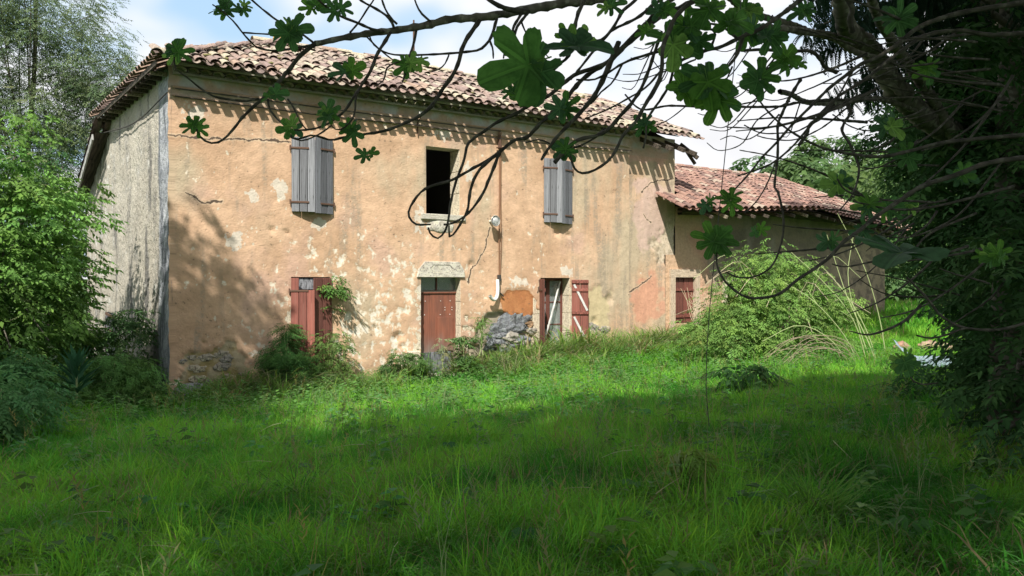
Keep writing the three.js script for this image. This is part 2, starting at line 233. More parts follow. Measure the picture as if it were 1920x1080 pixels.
// ------------------------------------------------------------------ the farmhouse
const house = thing('farmhouse', 'large two storey farmhouse with peeling ochre plaster and a pink canal tile roof', 'farmhouse');
const OPEN = { upL: [2.42, 3.28, 3.8, 5.32], upM: [5.68, 6.61, 3.86, 5.46], upR: [9.22, 10.12, 3.86, 5.46], loL: [2.38, 3.26, 0.55, 2.35], door: [5.54, 6.64, 0.0, 2.35], loR: [9.1, 10.09, 0.45, 2.35] };
{
  const fuv = (x, y) => [Math.max(0.002, x / FX), Math.max(0.004, y / FY)];
  mesh('facade_wall', wallGrid(-0.09, 12.27, -0.6, 6.5, 0.055, Object.values(OPEN), facadeDisp, (x, y, d) => [x + (x < 0.3 ? 0.07 * fbm(y * 1.7, 3, 1, 4) * (1 - x / 0.3) : 0), y, d], fuv), M_facade, house);
  mesh('facade_wall', wallGrid(12.27, 14.3, -0.6, 6.5, 0.055, [[13.9, 14.31, -1, 3.05]], facadeDisp, (x, y, d) => [x, y, d - 0.16], fuv), M_facade, house);
  mesh('wall_return', box(0.2, 7.1, 0.3, 12.165, 2.95, -0.16), M_facade, house);
  // rear shell, floors: keeps the rooms dark
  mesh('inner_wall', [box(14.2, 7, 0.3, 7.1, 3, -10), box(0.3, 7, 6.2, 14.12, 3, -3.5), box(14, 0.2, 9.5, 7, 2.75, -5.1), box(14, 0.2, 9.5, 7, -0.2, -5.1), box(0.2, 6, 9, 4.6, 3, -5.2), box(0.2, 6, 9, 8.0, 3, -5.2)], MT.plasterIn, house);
  // gable wall with its own weathered plaster
  const GW = 10.1;
  const gTex = tex(720, 640, (u, v) => {
    const z = u * GW, y = v * 7;
    const n = fbm(z * 0.9, y * 0.5, 3, 4), n2 = fbm(z * 3.2, y * 2.6, 5, 4), n3 = fbm(z * 16, y * 13, 2, 3), st = fbm(z * 1.7, y * 0.3, 8.8, 5) + 0.35 * fbm(z * 7, y * 1.2, 2.8, 3);
    let c = mix3([0.47, 0.41, 0.32], [0.6, 0.54, 0.43], smooth(-0.3, 0.35, n + 0.4 * n2));
    c = mix3(c, [0.27, 0.25, 0.225], 0.7 * smooth(0.0, 0.3, 0.55 * st + 0.7 * n2 + 0.3 * n3)); c = mix3(c, [0.36, 0.345, 0.315], 0.5);
    c = mix3(c, [0.13, 0.125, 0.12], 0.9 * smooth(0.06, 0.28, fbm(z * 1.7, y * 0.35, 4.4, 5) + 0.3 * n3 - 0.1 + 0.12 * smooth(3.5, 1, y)));
    c = mix3(c, [0.62, 0.6, 0.55], 0.8 * smooth(0.15, 0.35, n2 + 0.3 * n3 + 0.2 * smooth(5, 7.5, z) - 0.1));
    if (n3 + 0.6 * n2 + 0.1 * smooth(4.5, 7, z) < -0.3) c = mix3(c, [0.2, 0.18, 0.15], 0.7);
    const q = smooth(1.15, 0.95, z + 0.12 * fbm(z * 2, y * 1.5, 6, 3));
    let g = mix3([0.25, 0.265, 0.295], [0.42, 0.435, 0.46], smooth(-0.25, 0.3, n2 + 0.5 * n3));
    g = mix3(g, [0.1, 0.11, 0.13], 0.85 * smooth(-0.02, 0.16, fbm(z * 5, y * 0.8, 1.4, 5) + 0.2 * n3));
    c = mix3(c, g, q);
    if (n3 + 0.5 * n2 < -0.42) c = mix3(c, [0.12, 0.1, 0.08], 0.8);
    const k = 1 + 0.25 * n3; return [c[0] * k, c[1] * k, c[2] * k];
  });
  const M_gable = std({ map: gTex, bumpMap: bumpRep(facadeBump, GW / 2, 3.5), bumpScale: 0.035, roughness: 0.95 });
  const hatch = [[5.5, 7.1, 0.1, 1.45]];
  mesh('gable_wall', wallGrid(-0.03, GW, -0.6, 6.5, 0.08, hatch, (z, y) => 0.03 + 0.05 * fbm(z * 1.2, y * 1.2, 4, 4) + 0.03 * fbm(z * 5, y * 5, 9, 2) + 0.03 * smooth(2.5, 0, y), (z, y, d) => [-d, y, -z], (z, y) => [Math.max(0.002, z / GW), Math.max(0.004, y / 7)], (z) => (z < 6.6 ? 6.5 : 6.2 - (z - 6.6) * 0.42)), M_gable, house);
  // plank hatch in the gable
  const h = new THREE.Group(); h.name = 'hatch'; house.add(h); h.userData.label = 'dark plank hatch with iron straps low in the gable';
  for (let i = 0; i < 6; i++) mesh('plank', rbox(0.03, 1.3, 0.25, -0.02, 0.78, -5.64 - i * 0.265), MT.greyWoodDark, h);
  for (const y of [1.38, 0.98]) mesh('strap_hinge', box(0.02, 0.07, 1.25, -0.09, y, -6.15, 0.06, 0, 0), MT.rust, h);
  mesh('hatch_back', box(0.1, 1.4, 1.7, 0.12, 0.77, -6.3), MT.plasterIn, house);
}
{ // openings: jambs, sills, lintels (the reveals are the inner faces of the stones)
  const jambs = (o, depth, sill, mat = MT.jamb, blocks = 3) => {
    const [a, b, c, d] = o, R = rng(Math.round(a * 100));
    for (const s of [-1, 1]) { let y = c; for (let i = 0; i < blocks; i++) { const hh = (d - c) / blocks; mesh('jamb_stone', rbox(0.22, hh - 0.008, depth, (s < 0 ? a - 0.11 : b + 0.11) + (R() - 0.5) * 0.012, y + hh / 2, 0.022 - depth / 2, 0.012), mat, house); y += hh; } }
    mesh('lintel_beam', box(b - a + 0.4, 0.2, depth, (a + b) / 2, d + 0.1, 0.012 - depth / 2), mat, house);
    if (sill) mesh('sill', rbox(b - a + 0.3, 0.14, depth + 0.09, (a + b) / 2, c - 0.07, 0.09 - (depth + 0.09) / 2, 0.02), MT.lintel, house);
  };
  jambs(OPEN.upL, 0.3, false); jambs(OPEN.upM, 0.42, true); jambs(OPEN.upR, 0.3, false); jambs(OPEN.loL, 0.3, false); jambs(OPEN.door, 0.3, false, MT.jamb, 4); jambs(OPEN.loR, 0.36, true, MT.jamb, 4);
  // big stone bracket under the open upper window
  mesh('sill_bracket', rock(0.5, 4.2, 0.8, 0.42, 0.16, 0.25).translate(6.1, 3.58, 0.0), MT.lintel, house);
  // door lintel with a carved cartouche
  const s = new THREE.Shape(); s.moveTo(5.43, 2.36); s.lineTo(6.74, 2.36); s.lineTo(6.72, 2.52); s.lineTo(6.58, 2.72); s.lineTo(5.64, 2.72); s.lineTo(5.48, 2.54); s.closePath();
  const hole = new THREE.Path(); hole.moveTo(5.85, 2.46); hole.lineTo(6.32, 2.46); hole.lineTo(6.4, 2.56); hole.lineTo(6.32, 2.65); hole.lineTo(5.85, 2.65); hole.lineTo(5.77, 2.56); hole.closePath(); s.holes.push(hole);
  const s2 = new THREE.Shape(hole.getPoints().map((p) => new THREE.Vector2(6.085 + (p.x - 6.085) * 0.94, 2.555 + (p.y - 2.555) * 0.86)));
  const ex = { depth: 0.3, bevelEnabled: true, bevelSize: 0.008, bevelThickness: 0.008, bevelSegments: 1 };
  const L = mesh('door_lintel', new THREE.ExtrudeGeometry(s, ex).translate(0, 0, -0.23), MT.lintel, house); L.userData.label = 'pale stone door lintel with a carved oblong panel';
  mesh('carved_panel', new THREE.ExtrudeGeometry(s2, ex).translate(0, 0, -0.24), MT.lintel, L);
  // string courses under the eaves
  mesh('string_course', [box(12.29, 0.045, 0.07, 6.14, 6.07, 0.04), box(12.29, 0.03, 0.05, 6.14, 5.9, 0.04)], M_facade, house);
}
function leaf(parent, { hx, y0, y1, w, side, th, mats, planks = 2, hinge = true, z = 0.06, brace, label, brokenTop, back }) {
  const g = new THREE.Group(); g.name = 'shutter'; g.position.set(hx, y0, z); g.rotation.y = side > 0 ? -th : th; house.add(g); if (label) g.userData.label = label;
  const H = y1 - y0, pw = w / planks, R = rng(Math.round(hx * 1000 + y0 * 77));
  for (let i = 0; i < planks; i++) {
    const cut = brokenTop && i > 0 ? 0.3 - i * 0.02 : 0, off = (R() - 0.5) * 0.02;
    const gm = rbox(pw - 0.012, H - cut - Math.abs(off), 0.03, side * (pw * (i + 0.5)), (H - cut) / 2, (R() - 0.5) * 0.008); gm.rotateZ((R() - 0.5) * 0.006);
    mesh('plank', gm, mats[i % mats.length], g);
  }
  for (const f of [0.13, 0.85]) {
    mesh('batten', rbox(w * 0.94, 0.09, 0.026, side * w / 2, H * f - (brokenTop && f > 0.5 ? 0.06 : 0), -0.03), mats[0], g);
    if (hinge) mesh('strap_hinge', rbox(w * 0.75, 0.04, 0.012, side * w * 0.36, H * f, 0.024, 0.004), MT.rust, g);
    if (hinge) mesh('hinge_pin', new THREE.CylinderGeometry(0.018, 0.018, 0.1, 8).translate(-side * 0.02, H * f, 0.02), MT.rust, g);
  }
  if (brace) for (const [a, b] of [[0.04, 0.48], [0.52, 0.96]]) { const p0 = V(side * w * 0.85, H * a, 0.03), p1 = V(side * w * 0.12, H * b, 0.03), dl = p1.clone().sub(p0); mesh('brace', rbox(0.05, dl.length(), 0.02).rotateZ(Math.atan2(-dl.x, dl.y)).translate((p0.x + p1.x) / 2, (p0.y + p1.y) / 2, 0.028), MT.whitePaint, g); }
  if (brace) for (const f of [0.02, 0.5, 0.93]) mesh('ledge', rbox(w, 0.07, 0.03, side * w / 2, H * f + 0.03, 0.04), mats[0], g);
  return g;
}
const GW2 = [MT.greyWood, MT.greyWoodDark];
leaf(house, { hx: 2.38, y0: 3.74, y1: 5.34, w: 0.5, side: 1, th: 0.33, mats: GREY, planks: 3, label: 'weathered grey shutter leaf of the upper left window, left half' });
leaf(house, { hx: 3.32, y0: 3.72, y1: 5.36, w: 0.49, side: -1, th: 0.33, mats: GREYD, planks: 3, label: 'weathered grey shutter leaf of the upper left window, right half' });
leaf(house, { hx: 9.19, y0: 3.8, y1: 5.48, w: 0.52, side: 1, th: 0.3, mats: GREY, planks: 3, label: 'weathered grey shutter leaf of the upper right window, left half' });
leaf(house, { hx: 10.15, y0: 3.78, y1: 5.46, w: 0.5, side: -1, th: 0.3, mats: GREYD, planks: 3, label: 'weathered grey shutter leaf of the upper right window, right half' });
leaf(house, { hx: 2.36, y0: 0.5, y1: 2.33, w: 0.52, side: 1, th: 0.62, mats: RED, planks: 3, hinge: true, brokenTop: true, label: 'red plank shutter with a broken top standing ajar' });
leaf(house, { hx: 3.29, y0: 0.5, y1: 2.33, w: 0.5, side: -1, th: 0.3, mats: RED2, planks: 2, hinge: true, label: 'dark red plank shutter behind the broken one' });
mesh('grey_board', rbox(0.6, 0.24, 0.03, 2.75, 2.2, -0.02), MT.greyWood, house).userData.label = 'grey board showing above the broken shutter';
leaf(house, { hx: 9.06, y0: 0.42, y1: 2.32, w: 0.48, side: 1, th: 2.0, mats: RED2, planks: 2, hinge: true, label: 'red shutter opened edge on beside the lower right window' });
leaf(house, { hx: 10.13, y0: 0.5, y1: 2.3, w: 0.46, side: -1, th: 2.42, mats: RED, planks: 2, hinge: false, brace: false, label: 'open red shutter with white diagonal braces' });
{ // white braces on the face of the open right shutter that looks at the yard
  const g = house.children[house.children.length - 1];
  const w = 0.46, H = 1.8;
  for (const [a, b] of [[0.06, 0.45], [0.54, 0.93]]) { const p0 = V(-w * 0.92, H * a, 0), p1 = V(-w * 0.15, H * b, 0), dl = p1.clone().sub(p0); mesh('brace', rbox(0.06, dl.length(), 0.02).rotateZ(Math.atan2(-dl.x, dl.y)).translate((p0.x + p1.x) / 2, (p0.y + p1.y) / 2, -0.028), MT.whitePaint, g); }
  for (const f of [0.0, 0.48, 0.94]) mesh('ledge', rbox(w, 0.08, 0.035, -w / 2, H * f + 0.05, -0.034), MT.redWood, g);
}
{ // door
  const g = new THREE.Group(); g.name = 'door'; house.add(g); g.userData.label = 'brown red plank door with grey weathered foot and a glazed transom';
  const z = -0.2;
  const doorTex = tex(256, 512, (u, v) => { const n = fbm(u * 5, v * 3, 3, 4), gr = fbm(u * 30, v * 3, 2, 3), w = smooth(0.52, 0.22, v + 0.22 * n + 0.1 * Math.abs(u - 0.35)); let c = mix3([0.24, 0.085, 0.05], [0.18, 0.07, 0.045], smooth(-0.3, 0.3, n)); c = mix3(c, [0.2, 0.17, 0.15], 0.85 * w); const k = 1 + 0.4 * gr; return [c[0] * k, c[1] * k, c[2] * k]; });
  const dm = std({ map: doorTex, roughness: 0.7, bumpMap: grain, bumpScale: 0.002 });
  const door = (w, h, x, y, zz, name) => { const b = rbox(w, h, 0.03, x, y, zz, 0.005), p = b.attributes.position, uv = b.attributes.uv; for (let i = 0; i < p.count; i++) uv.setXY(i, (p.getX(i) - 5.54) / 1.1, p.getY(i) / 2); return mesh(name, b, dm, g); };
  for (let i = 0; i < 3; i++) door(0.36, 1.96, 5.73 + i * 0.365, 0.99, z - 0.01 + (i === 1 ? 0.004 : 0), 'plank');
  door(0.44, 0.82, 6.32, 0.98, z + 0.03, 'panel');
  mesh('kick_board', rbox(0.75, 0.5, 0.03, 6.1, 0.3, z + 0.045), MT.greyWoodDark, g);
  door(1.1, 0.07, 6.09, 2.0, z + 0.025, 'transom_rail');
  for (const [x, y] of [[5.78, 1.78], [6.21, 1.78], [6.48, 1.78], [6.33, 1.62], [6.53, 1.62], [6.33, 1.56], [6.53, 1.56], [5.76, 1.45], [6.2, 1.45], [6.47, 1.45]]) mesh('bolt_head', new THREE.SphereGeometry(0.011, 8, 6).translate(x, y, z + 0.012), MT.white, g);
  mesh('transom_pane', box(1.1, 0.32, 0.006, 6.09, 2.2, z - 0.01), MT.glass, g);
  mesh('transom_bar', box(0.03, 0.32, 0.03, 6.09, 2.2, z + 0.01), MT.redWood2, g);
  mesh('door_step', rbox(1.5, 0.16, 0.5, 6.1, -0.02, 0.2, 0.03), MT.lintel, house);
}
{ // lower right window: casement with dusty panes and a hanging cloth
  const g = new THREE.Group(); g.name = 'window'; house.add(g); g.userData.label = 'brown casement window with dusty panes';
  const z = -0.3, y0 = 0.48, y1 = 2.33;
  for (const x of [9.13, 9.56, 9.62, 10.06]) mesh('frame', rbox(0.06, y1 - y0, 0.05, x, (y0 + y1) / 2, z), MT.redWood2, g);
  for (const y of [0.5, 2.31]) mesh('frame', rbox(0.98, 0.07, 0.045, 9.6, y, z + 0.002), MT.redWood2, g);
  for (const cx of [9.345, 9.84]) { for (const y of [1.1, 1.7]) mesh('glazing_bar', rbox(0.38, 0.03, 0.03, cx, y, z), MT.redWood2, g); for (const y of [0.8, 1.4, 2.0]) mesh('pane', box(0.38, 0.57, 0.004, cx, y, z - 0.005), MT.glass, g); }
  const cp = new THREE.PlaneGeometry(0.5, 1.5, 24, 12), p = cp.attributes.position;
  for (let i = 0; i < p.count; i++) p.setZ(i, 0.03 * Math.sin(p.getX(i) * 40 + p.getY(i) * 3) + 0.02 * noise3(p.getX(i) * 9, p.getY(i) * 4, 1));
  cp.computeVertexNormals();
  mesh('curtain', cp.translate(9.8, 1.35, z - 0.14), std({ color: col(0.4, 0.39, 0.37) }), g);
  const pole = thing('leaning_pole', 'white wooden pole leaning diagonally inside the lower right window', 'pole', [9.1, 0.45, 0]);
  mesh('pole', tube([V(0.06, 0.05, 0.0), V(0.5, 0.95, -0.12), V(0.84, 1.8, -0.2)], 0.03, 0.026, 8, 0.3), MT.whitePaint, pole);
}
{ // bare stones in the broken plaster right of the door, at the corner
  const R = rng(41);
  const big = mesh('stone', rock(0.5, 11, 1.2, 0.6, 0.2, 0.7, 4).rotateZ(0.35).translate(8.05, 1.0, 0.0), MT.slate, house); big.userData.label = 'large grey slaty boulder set in the broken wall';
  mesh('stone', rock(0.42, 15, 1.3, 0.4, 0.2, 0.7, 4).translate(8.15, 0.68, 0.0), MT.slate, house);
  for (let i = 0; i < 9; i++) mesh('stone', rock(0.12 + R() * 0.1, i * 5.3, 1.4, 0.6, 0.7, 0.5).translate(7.6 + R() * 0.95, 0.55 + R() * 0.45, 0.06), i % 3 ? MT.slate : MT.stone[2], house);
  for (let i = 0; i < 30; i++) { const x = 7.6 + R() * 1.4, y = 0.45 + R() * 0.85; if (rubblePatch(x, y) < 0.02 || (Math.hypot((x - 8.0) / 0.6, (y - 1) / 0.35) < 1)) continue; mesh('stone', rock(0.07 + R() * 0.07, i * 3.1, 1.3, 0.7, 0.6, 0.4).translate(x, y, -0.03), MT.stone[i % 4], house); }
  mesh('brick', rbox(0.42, 0.075, 0.1, 8.72, 1.18, -0.03, 0.02), MT.stone[3], house);
  for (let i = 0; i < 26; i++) { const x = 0.15 + R() * 1.4, y = 0.02 + R() * 1.0; if (cornerRubble(x, y) < 0.15) continue; mesh('stone', rock(0.06 + R() * 0.06, i * 2.3 + 50, 1.3, 0.75, 0.4, 0.4).translate(x, y, -0.02), MT.stone[(i % 3)], house); }
  mesh('stone', rock(0.36, 91, 1.1, 0.7, 0.5, 0.25).translate(0.35, 0.0, 0.1), std({ map: speck, color: col(0.3, 0.31, 0.33), bumpMap: rubbleBump, bumpScale: 0.03 }), house);
  for (const [x, y, w, h] of [[5.33, 0.4, 0.34, 0.45], [5.36, 0.02, 0.3, 0.3]]) mesh('stone', rbox(w, h, 0.14, x, y, 0.03, 0.03), MT.jamb, house);
  for (let i = 0; i < 16; i++) { const x = 10.3 + R() * 1.6, y = 0.55 + R() * 0.55; if (bareRight(x, y) < 0.1) continue; mesh('stone', rock(0.08 + R() * 0.06, i * 1.7 + 20, 1.4, 0.8, 0.4, 0.4).translate(x, y, 0.01), MT.stone[i % 3], house); }
}
// ---- roof: canal tiles
function tileGeo(r0, r1, L, up, seed) { // half shell along -z (lower end at z = 0), 9 mm thick
  const n = 7, P = [], U = [], I = [], th = 0.011, R = rng(seed), ox = R() * 4, oy = R() * 4;
  const add = (z, r, k) => { for (let i = 0; i <= n; i++) { const a = Math.PI * i / n, rr = r - k * th; P.push(Math.cos(a) * rr, (up ? 0.72 : -0.6) * Math.sin(a) * rr, z); U.push(ox + i / n * 0.8, oy + z * 2); } };
  add(0, r0, 0); add(-L, r1, 0); add(0, r0, 1); add(-L, r1, 1);
  const w = n + 1, quad = (a, b, f) => { for (let i = 0; i < n; i++) f ? I.push(a + i, b + i, a + i + 1, b + i, b + i + 1, a + i + 1) : I.push(a + i, a + i + 1, b + i, b + i, a + i + 1, b + i + 1); };
  quad(0, w, up); quad(2 * w, 3 * w, !up); quad(0, 2 * w, !up);
  const g = new THREE.BufferGeometry(); g.setAttribute('position', new THREE.Float32BufferAttribute(P, 3)); g.setAttribute('uv', new THREE.Float32BufferAttribute(U, 2)); g.setIndex(I); g.computeVertexNormals(); return g;
}
const COVER = [1, 2, 3, 4, 5].map((s) => tileGeo(0.112, 0.09, 0.5, true, s)), CHAN = [6, 7, 8].map((s) => tileGeo(0.088, 0.102, 0.62, false, s));
function layTiles(parent, list, mats, palette, maxParts, label) { // list of {m: Matrix4, g, c, dist}
  list.sort((a, b) => a.dist - b.dist);
  const rest = [];
  list.forEach((t, i) => {
    if (i < maxParts) { const o = mesh('tile', t.g, mats[t.c], parent); o.applyMatrix4(t.m); }
    else { const q = t.g.clone().applyMatrix4(t.m), n = q.attributes.position.count, c = palette[t.c], a = new Float32Array(n * 3); for (let k = 0; k < n; k++) a.set(c, k * 3); q.setAttribute('color', new THREE.BufferAttribute(a, 3)); rest.push(q); }
  });
  if (rest.length) { const o = mesh('roof_tiles', rest, tileVC, parent); o.userData.kind = 'stuff'; if (label) o.userData.label = label; }
}
const SL = 0.447, EZ = 0.62, EY = 6.44, RZ = -3.2; // front slope
const sag = (x) => -0.06 * Math.sin(x * 0.8) * 0.5 - 0.05 * smooth(9, 14, x) + 0.05 * fbm(x * 0.6, 1, 1, 2);
{
  const R = rng(7), list = [], chans = [], pitch = 0.248, ang = Math.atan(SL), cs = Math.cos(ang), expo = 0.345;
  const q = new THREE.Quaternion(), e = new THREE.Euler(), one = V(1, 1, 1);
  const yAt = (z, x) => EY + (EZ - z) * SL + sag(x);
  const hipX = (z) => -0.45 + (EZ - z) * (3.65 / 3.82);
  for (let c = 0; c < 61; c++) {
    const x = -0.32 + c * pitch;
    for (let k = 0; k < 13; k++) {
      const z = EZ - (k ? 0.12 : 0.06 + 0.3 * Math.max(0, noise3(x * 0.9, 3, 1) + 0.15) * 1.6 + 0.06 * R()) - k * expo * cs; // cover tiles stop short of the eave
      if (z < RZ + 0.1 || x + 0.12 < hipX(z)) continue;
      const slip = R() < 0.06 ? 1 : 0; if (R() < 0.012 && k > 0) continue; e.set(ang + (R() - 0.5) * 0.06 - 0.03, (R() - 0.5) * (0.09 + 0.35 * slip), (R() - 0.5) * (0.16 + 0.3 * slip)); q.setFromEuler(e);
      const y = yAt(z, x) + 0.055 + R() * 0.02 + 0.02 * noise3(x * 1.3, z * 1.5, 4), m = new THREE.Matrix4().compose(V(x + (R() - 0.5) * 0.04, y, z + (R() - 0.5) * 0.1 + slip * 0.12 * R()), q, one);
      const pale = fbm(x * 0.9, z * 1.3, 2, 3) + 0.55 * (R() - 0.5);
      const ci = pale > 0.16 ? (R() < 0.5 ? 4 : 6) : pale > 0.02 ? (R() < 0.5 ? 5 : 3) : [0, 1, 2, 0, 5][Math.floor(R() * 5)];
      list.push({ m, g: COVER[Math.floor(R() * 5)], c: ci, dist: V(x, y, z).distanceTo(EYE) });
    }
    for (let k = 0; k < 12; k++) {
      const xx = x + pitch / 2, z = EZ - k * expo * cs + (R() - 0.5) * 0.05; if (z < RZ + 0.2 || xx < hipX(z)) continue;
      e.set(ang - 0.02, (R() - 0.5) * 0.05, (R() - 0.5) * 0.08); q.setFromEuler(e);
      const m = new THREE.Matrix4().compose(V(xx, yAt(z, xx) + 0.07, z), q, one);
      const g = CHAN[Math.floor(R() * 3)];
      if (k === 0) { const o = mesh('eave_tile', g, tileMats[[0, 1, 5, 2][c % 4]], house); o.applyMatrix4(m); }
      else chans.push({ m, g, c: [0, 1, 2, 5][c % 4], dist: 0 });
    }
  }
  layTiles(house, list, tileMats, TILE, 300);
  layTiles(house, chans, tileMats, TILE, 0);
  // left hip: rows of tiles running down towards the gable eave, and the rear lean-to edge
  const side = [];
  for (let c = 0; c < 30; c++) for (let k = 0; k < 11; k++) {
    const z = 0.5 - c * pitch, x = -0.45 + k * expo * cs; if (k > 0 && x > 3.2) continue;
    const zf = EZ - (x + 0.45) * (3.82 / 3.65), zb = -7.0 + (x + 0.45) * (3.82 / 3.65); if (z > zf || z < zb) continue;
    q.setFromEuler(new THREE.Euler(0, -Math.PI / 2, 0)).multiply(new THREE.Quaternion().setFromEuler(new THREE.Euler(ang + (R() - 0.5) * 0.05, (R() - 0.5) * 0.08, (R() - 0.5) * 0.1)));
    side.push({ m: new THREE.Matrix4().compose(V(x, EY + (x + 0.45) * 0.455 + 0.06 + R() * 0.03, z), q.clone(), one), g: COVER[Math.floor(R() * 5)], c: [0, 3, 1, 2][Math.floor(R() * 4)], dist: 0 });
  }
  for (let k = 0; k < 9; k++) for (let c = 0; c < 3; c++) { q.setFromEuler(new THREE.Euler(-0.44, Math.PI, 0).reorder('YXZ')); side.push({ m: new THREE.Matrix4().compose(V(-0.35 + c * 0.26, 6.16 - k * 0.14, -6.5 - k * 0.32), new THREE.Quaternion().setFromEuler(new THREE.Euler(0, Math.PI, 0)).multiply(new THREE.Quaternion().setFromEuler(new THREE.Euler(0.42, 0, 0))), one), g: COVER[k % 5], c: [2, 1, 0][c], dist: 0 }); }
  layTiles(house, side, tileMats, TILE, 0);
  // ridge and hip cover tiles
  const rg = tileGeo(0.14, 0.12, 0.48, true, 21);
  for (let i = 0; i < 26; i++) { const x = 3.1 + i * 0.43, o = mesh('ridge_tile', rg, tileMats[[4, 0, 6, 5, 3, 4][i % 6]], house); o.rotation.set((R() - 0.5) * 0.06, Math.PI / 2 + (R() - 0.5) * 0.1, 0); o.position.set(x, EY + (EZ - RZ) * SL + 0.07 + sag(x) + R() * 0.05, RZ + (R() - 0.5) * 0.08); o.rotation.z = (R() - 0.5) * 0.25; }
  const mossM = std({ color: col(0.16, 0.15, 0.06), roughness: 1, bumpMap: rubbleBump, bumpScale: 0.02 }), mg = [1, 2, 3].map((k) => rock(0.05, k * 7, 1.3, 0.5, 1, 0.5, 1));
  for (let i = 0; i < 60; i++) { const x = 0.5 + R() * 13, z = EZ - 0.2 - R() * 3.4; if (x < hipX(z)) continue; const o = mesh('moss_tuft', mg[i % 3], mossM, house); o.position.set(x, yAt(z, x) + 0.11, z); o.scale.setScalar(0.6 + R()); o.rotation.y = R() * 6; }
  for (let i = 0; i < 14; i++) { const t = i / 14, o = mesh('hip_tile', rg, tileMats[[4, 5, 6, 0, 3][i % 5]], house); o.position.set(lerp(-0.42, 3.1, t), EY + 0.09 + t * 1.62, lerp(0.6, -3.1, t)); o.rotation.order = 'YXZ'; o.rotation.y = -0.76 + (R() - 0.5) * 0.1; o.rotation.x = 0.31; }
  mesh('ridge_tile', rock(0.13, 5, 1.5, 0.7, 1, 0.3).translate(3.35, 8.32, -3.2), std({ map: speck, color: col(0.55, 0.36, 0.1) }), house).userData.label = 'yellow lichen covered lump on the ridge';
  // deck under the tiles
  const deck = (pts) => { const g = new THREE.BufferGeometry(); g.setAttribute('position', new THREE.Float32BufferAttribute(pts.flat(), 3)); const I = []; for (let i = 1; i + 1 < pts.length; i++) I.push(0, i, i + 1); g.setIndex(I); g.setAttribute('uv', new THREE.Float32BufferAttribute(pts.flatMap((p) => [p[0], p[2]]), 2)); g.computeVertexNormals(); return g; };
  const yd = (z) => EY + (EZ - z) * SL - 0.09;
  mesh('roof_deck', [deck([[-0.05, yd(-0.1), -0.1], [14.5, yd(-0.1) - 0.08, -0.1], [14.5, yd(RZ) - 0.08, RZ], [3.2, yd(RZ), RZ]]), deck([[-0.3, 6.36, 0.2], [3.2, yd(RZ), RZ], [-0.3, 6.36, -7.0]]), deck([[3.2, yd(RZ), RZ], [14.5, yd(RZ) - 0.08, RZ], [14.5, 6.3, -7.0], [-0.3, 6.3, -7.0]]), deck([[-0.35, 6.1, -6.5], [14.5, 6.1, -6.5], [14.5, 4.6, -10.2], [-0.35, 4.6, -10.2]])], MT.oldWood, house);
  mesh('gable_wall', deck([[14.28, 6.3, 0.1], [14.28, 6.3, -6.6], [14.28, yd(RZ) - 0.1, RZ]]), MT.plasterIn, house);
  // rafters under the left eave, a verge board on the rear lean-to, broken rafters at the right end
  for (let i = 0; i < 15; i++) mesh('rafter', rbox(0.42, 0.08, 0.07, -0.14, 6.37, -0.3 - i * 0.45), i % 5 ? MT.oldWood : MT.paleWood, house);
  mesh('eave_board', box(0.03, 0.1, 7.2, -0.36, 6.43, -3.3), MT.oldWood, house);
  mesh('verge_board', rbox(0.04, 0.17, 3.3, -0.42, 5.42, -7.95).translate(0, -5.42, 7.95).rotateX(-0.42).translate(0, 5.3, -8.0), std({ map: grain, color: col(0.5, 0.5, 0.48) }), house);
  for (let i = 0; i < 4; i++) mesh('rafter', rbox(0.09, 0.12, 0.9).rotateX(0.42).translate(12.9 + i * 0.5, 6.22 - (i === 3 ? 0.06 : 0), 0.2), MT.oldWood, house);
  mesh('rafter', rbox(0.09, 0.12, 0.7).rotateX(0.7).rotateY(0.4).translate(14.5, 6.12, 0.25), MT.oldWood, house);
  mesh('rafter', rbox(0.08, 0.1, 0.55).rotateX(1.0).rotateY(0.7).translate(14.6, 5.98, 0.2), MT.oldWood, house);
  // genoise: one course of tile ends bedded in mortar, a flat course above
  const gt = tileGeo(0.112, 0.1, 0.24, true, 31), mossTile = std({ map: speck, color: col(0.27, 0.25, 0.16), bumpMap: rubbleBump, bumpScale: 0.02 }), mortar = std({ map: speck, color: col(0.46, 0.43, 0.36), bumpMap: rubbleBump, bumpScale: 0.02 }), fill = new THREE.CircleGeometry(0.1, 10, 0, Math.PI);
  for (let i = 0; i < 51; i++) { const x = 0.1 + i * 0.24; const o = mesh('cornice_tile', gt, i % 3 ? mossTile : mortar, house); o.position.set(x, 6.36, 0.26); o.rotation.z = (R() - 0.5) * 0.06; }
  mesh('cornice_mortar', [box(12.3, 0.04, 0.17, 6.14, 6.325, 0.07), box(12.3, 0.14, 0.12, 6.14, 6.4, 0.05), box(12.35, 0.05, 0.36, 6.14, 6.48, 0.1), box(12.3, 0.1, 0.26, 6.14, 6.55, 0.06)], mortar, house);
}

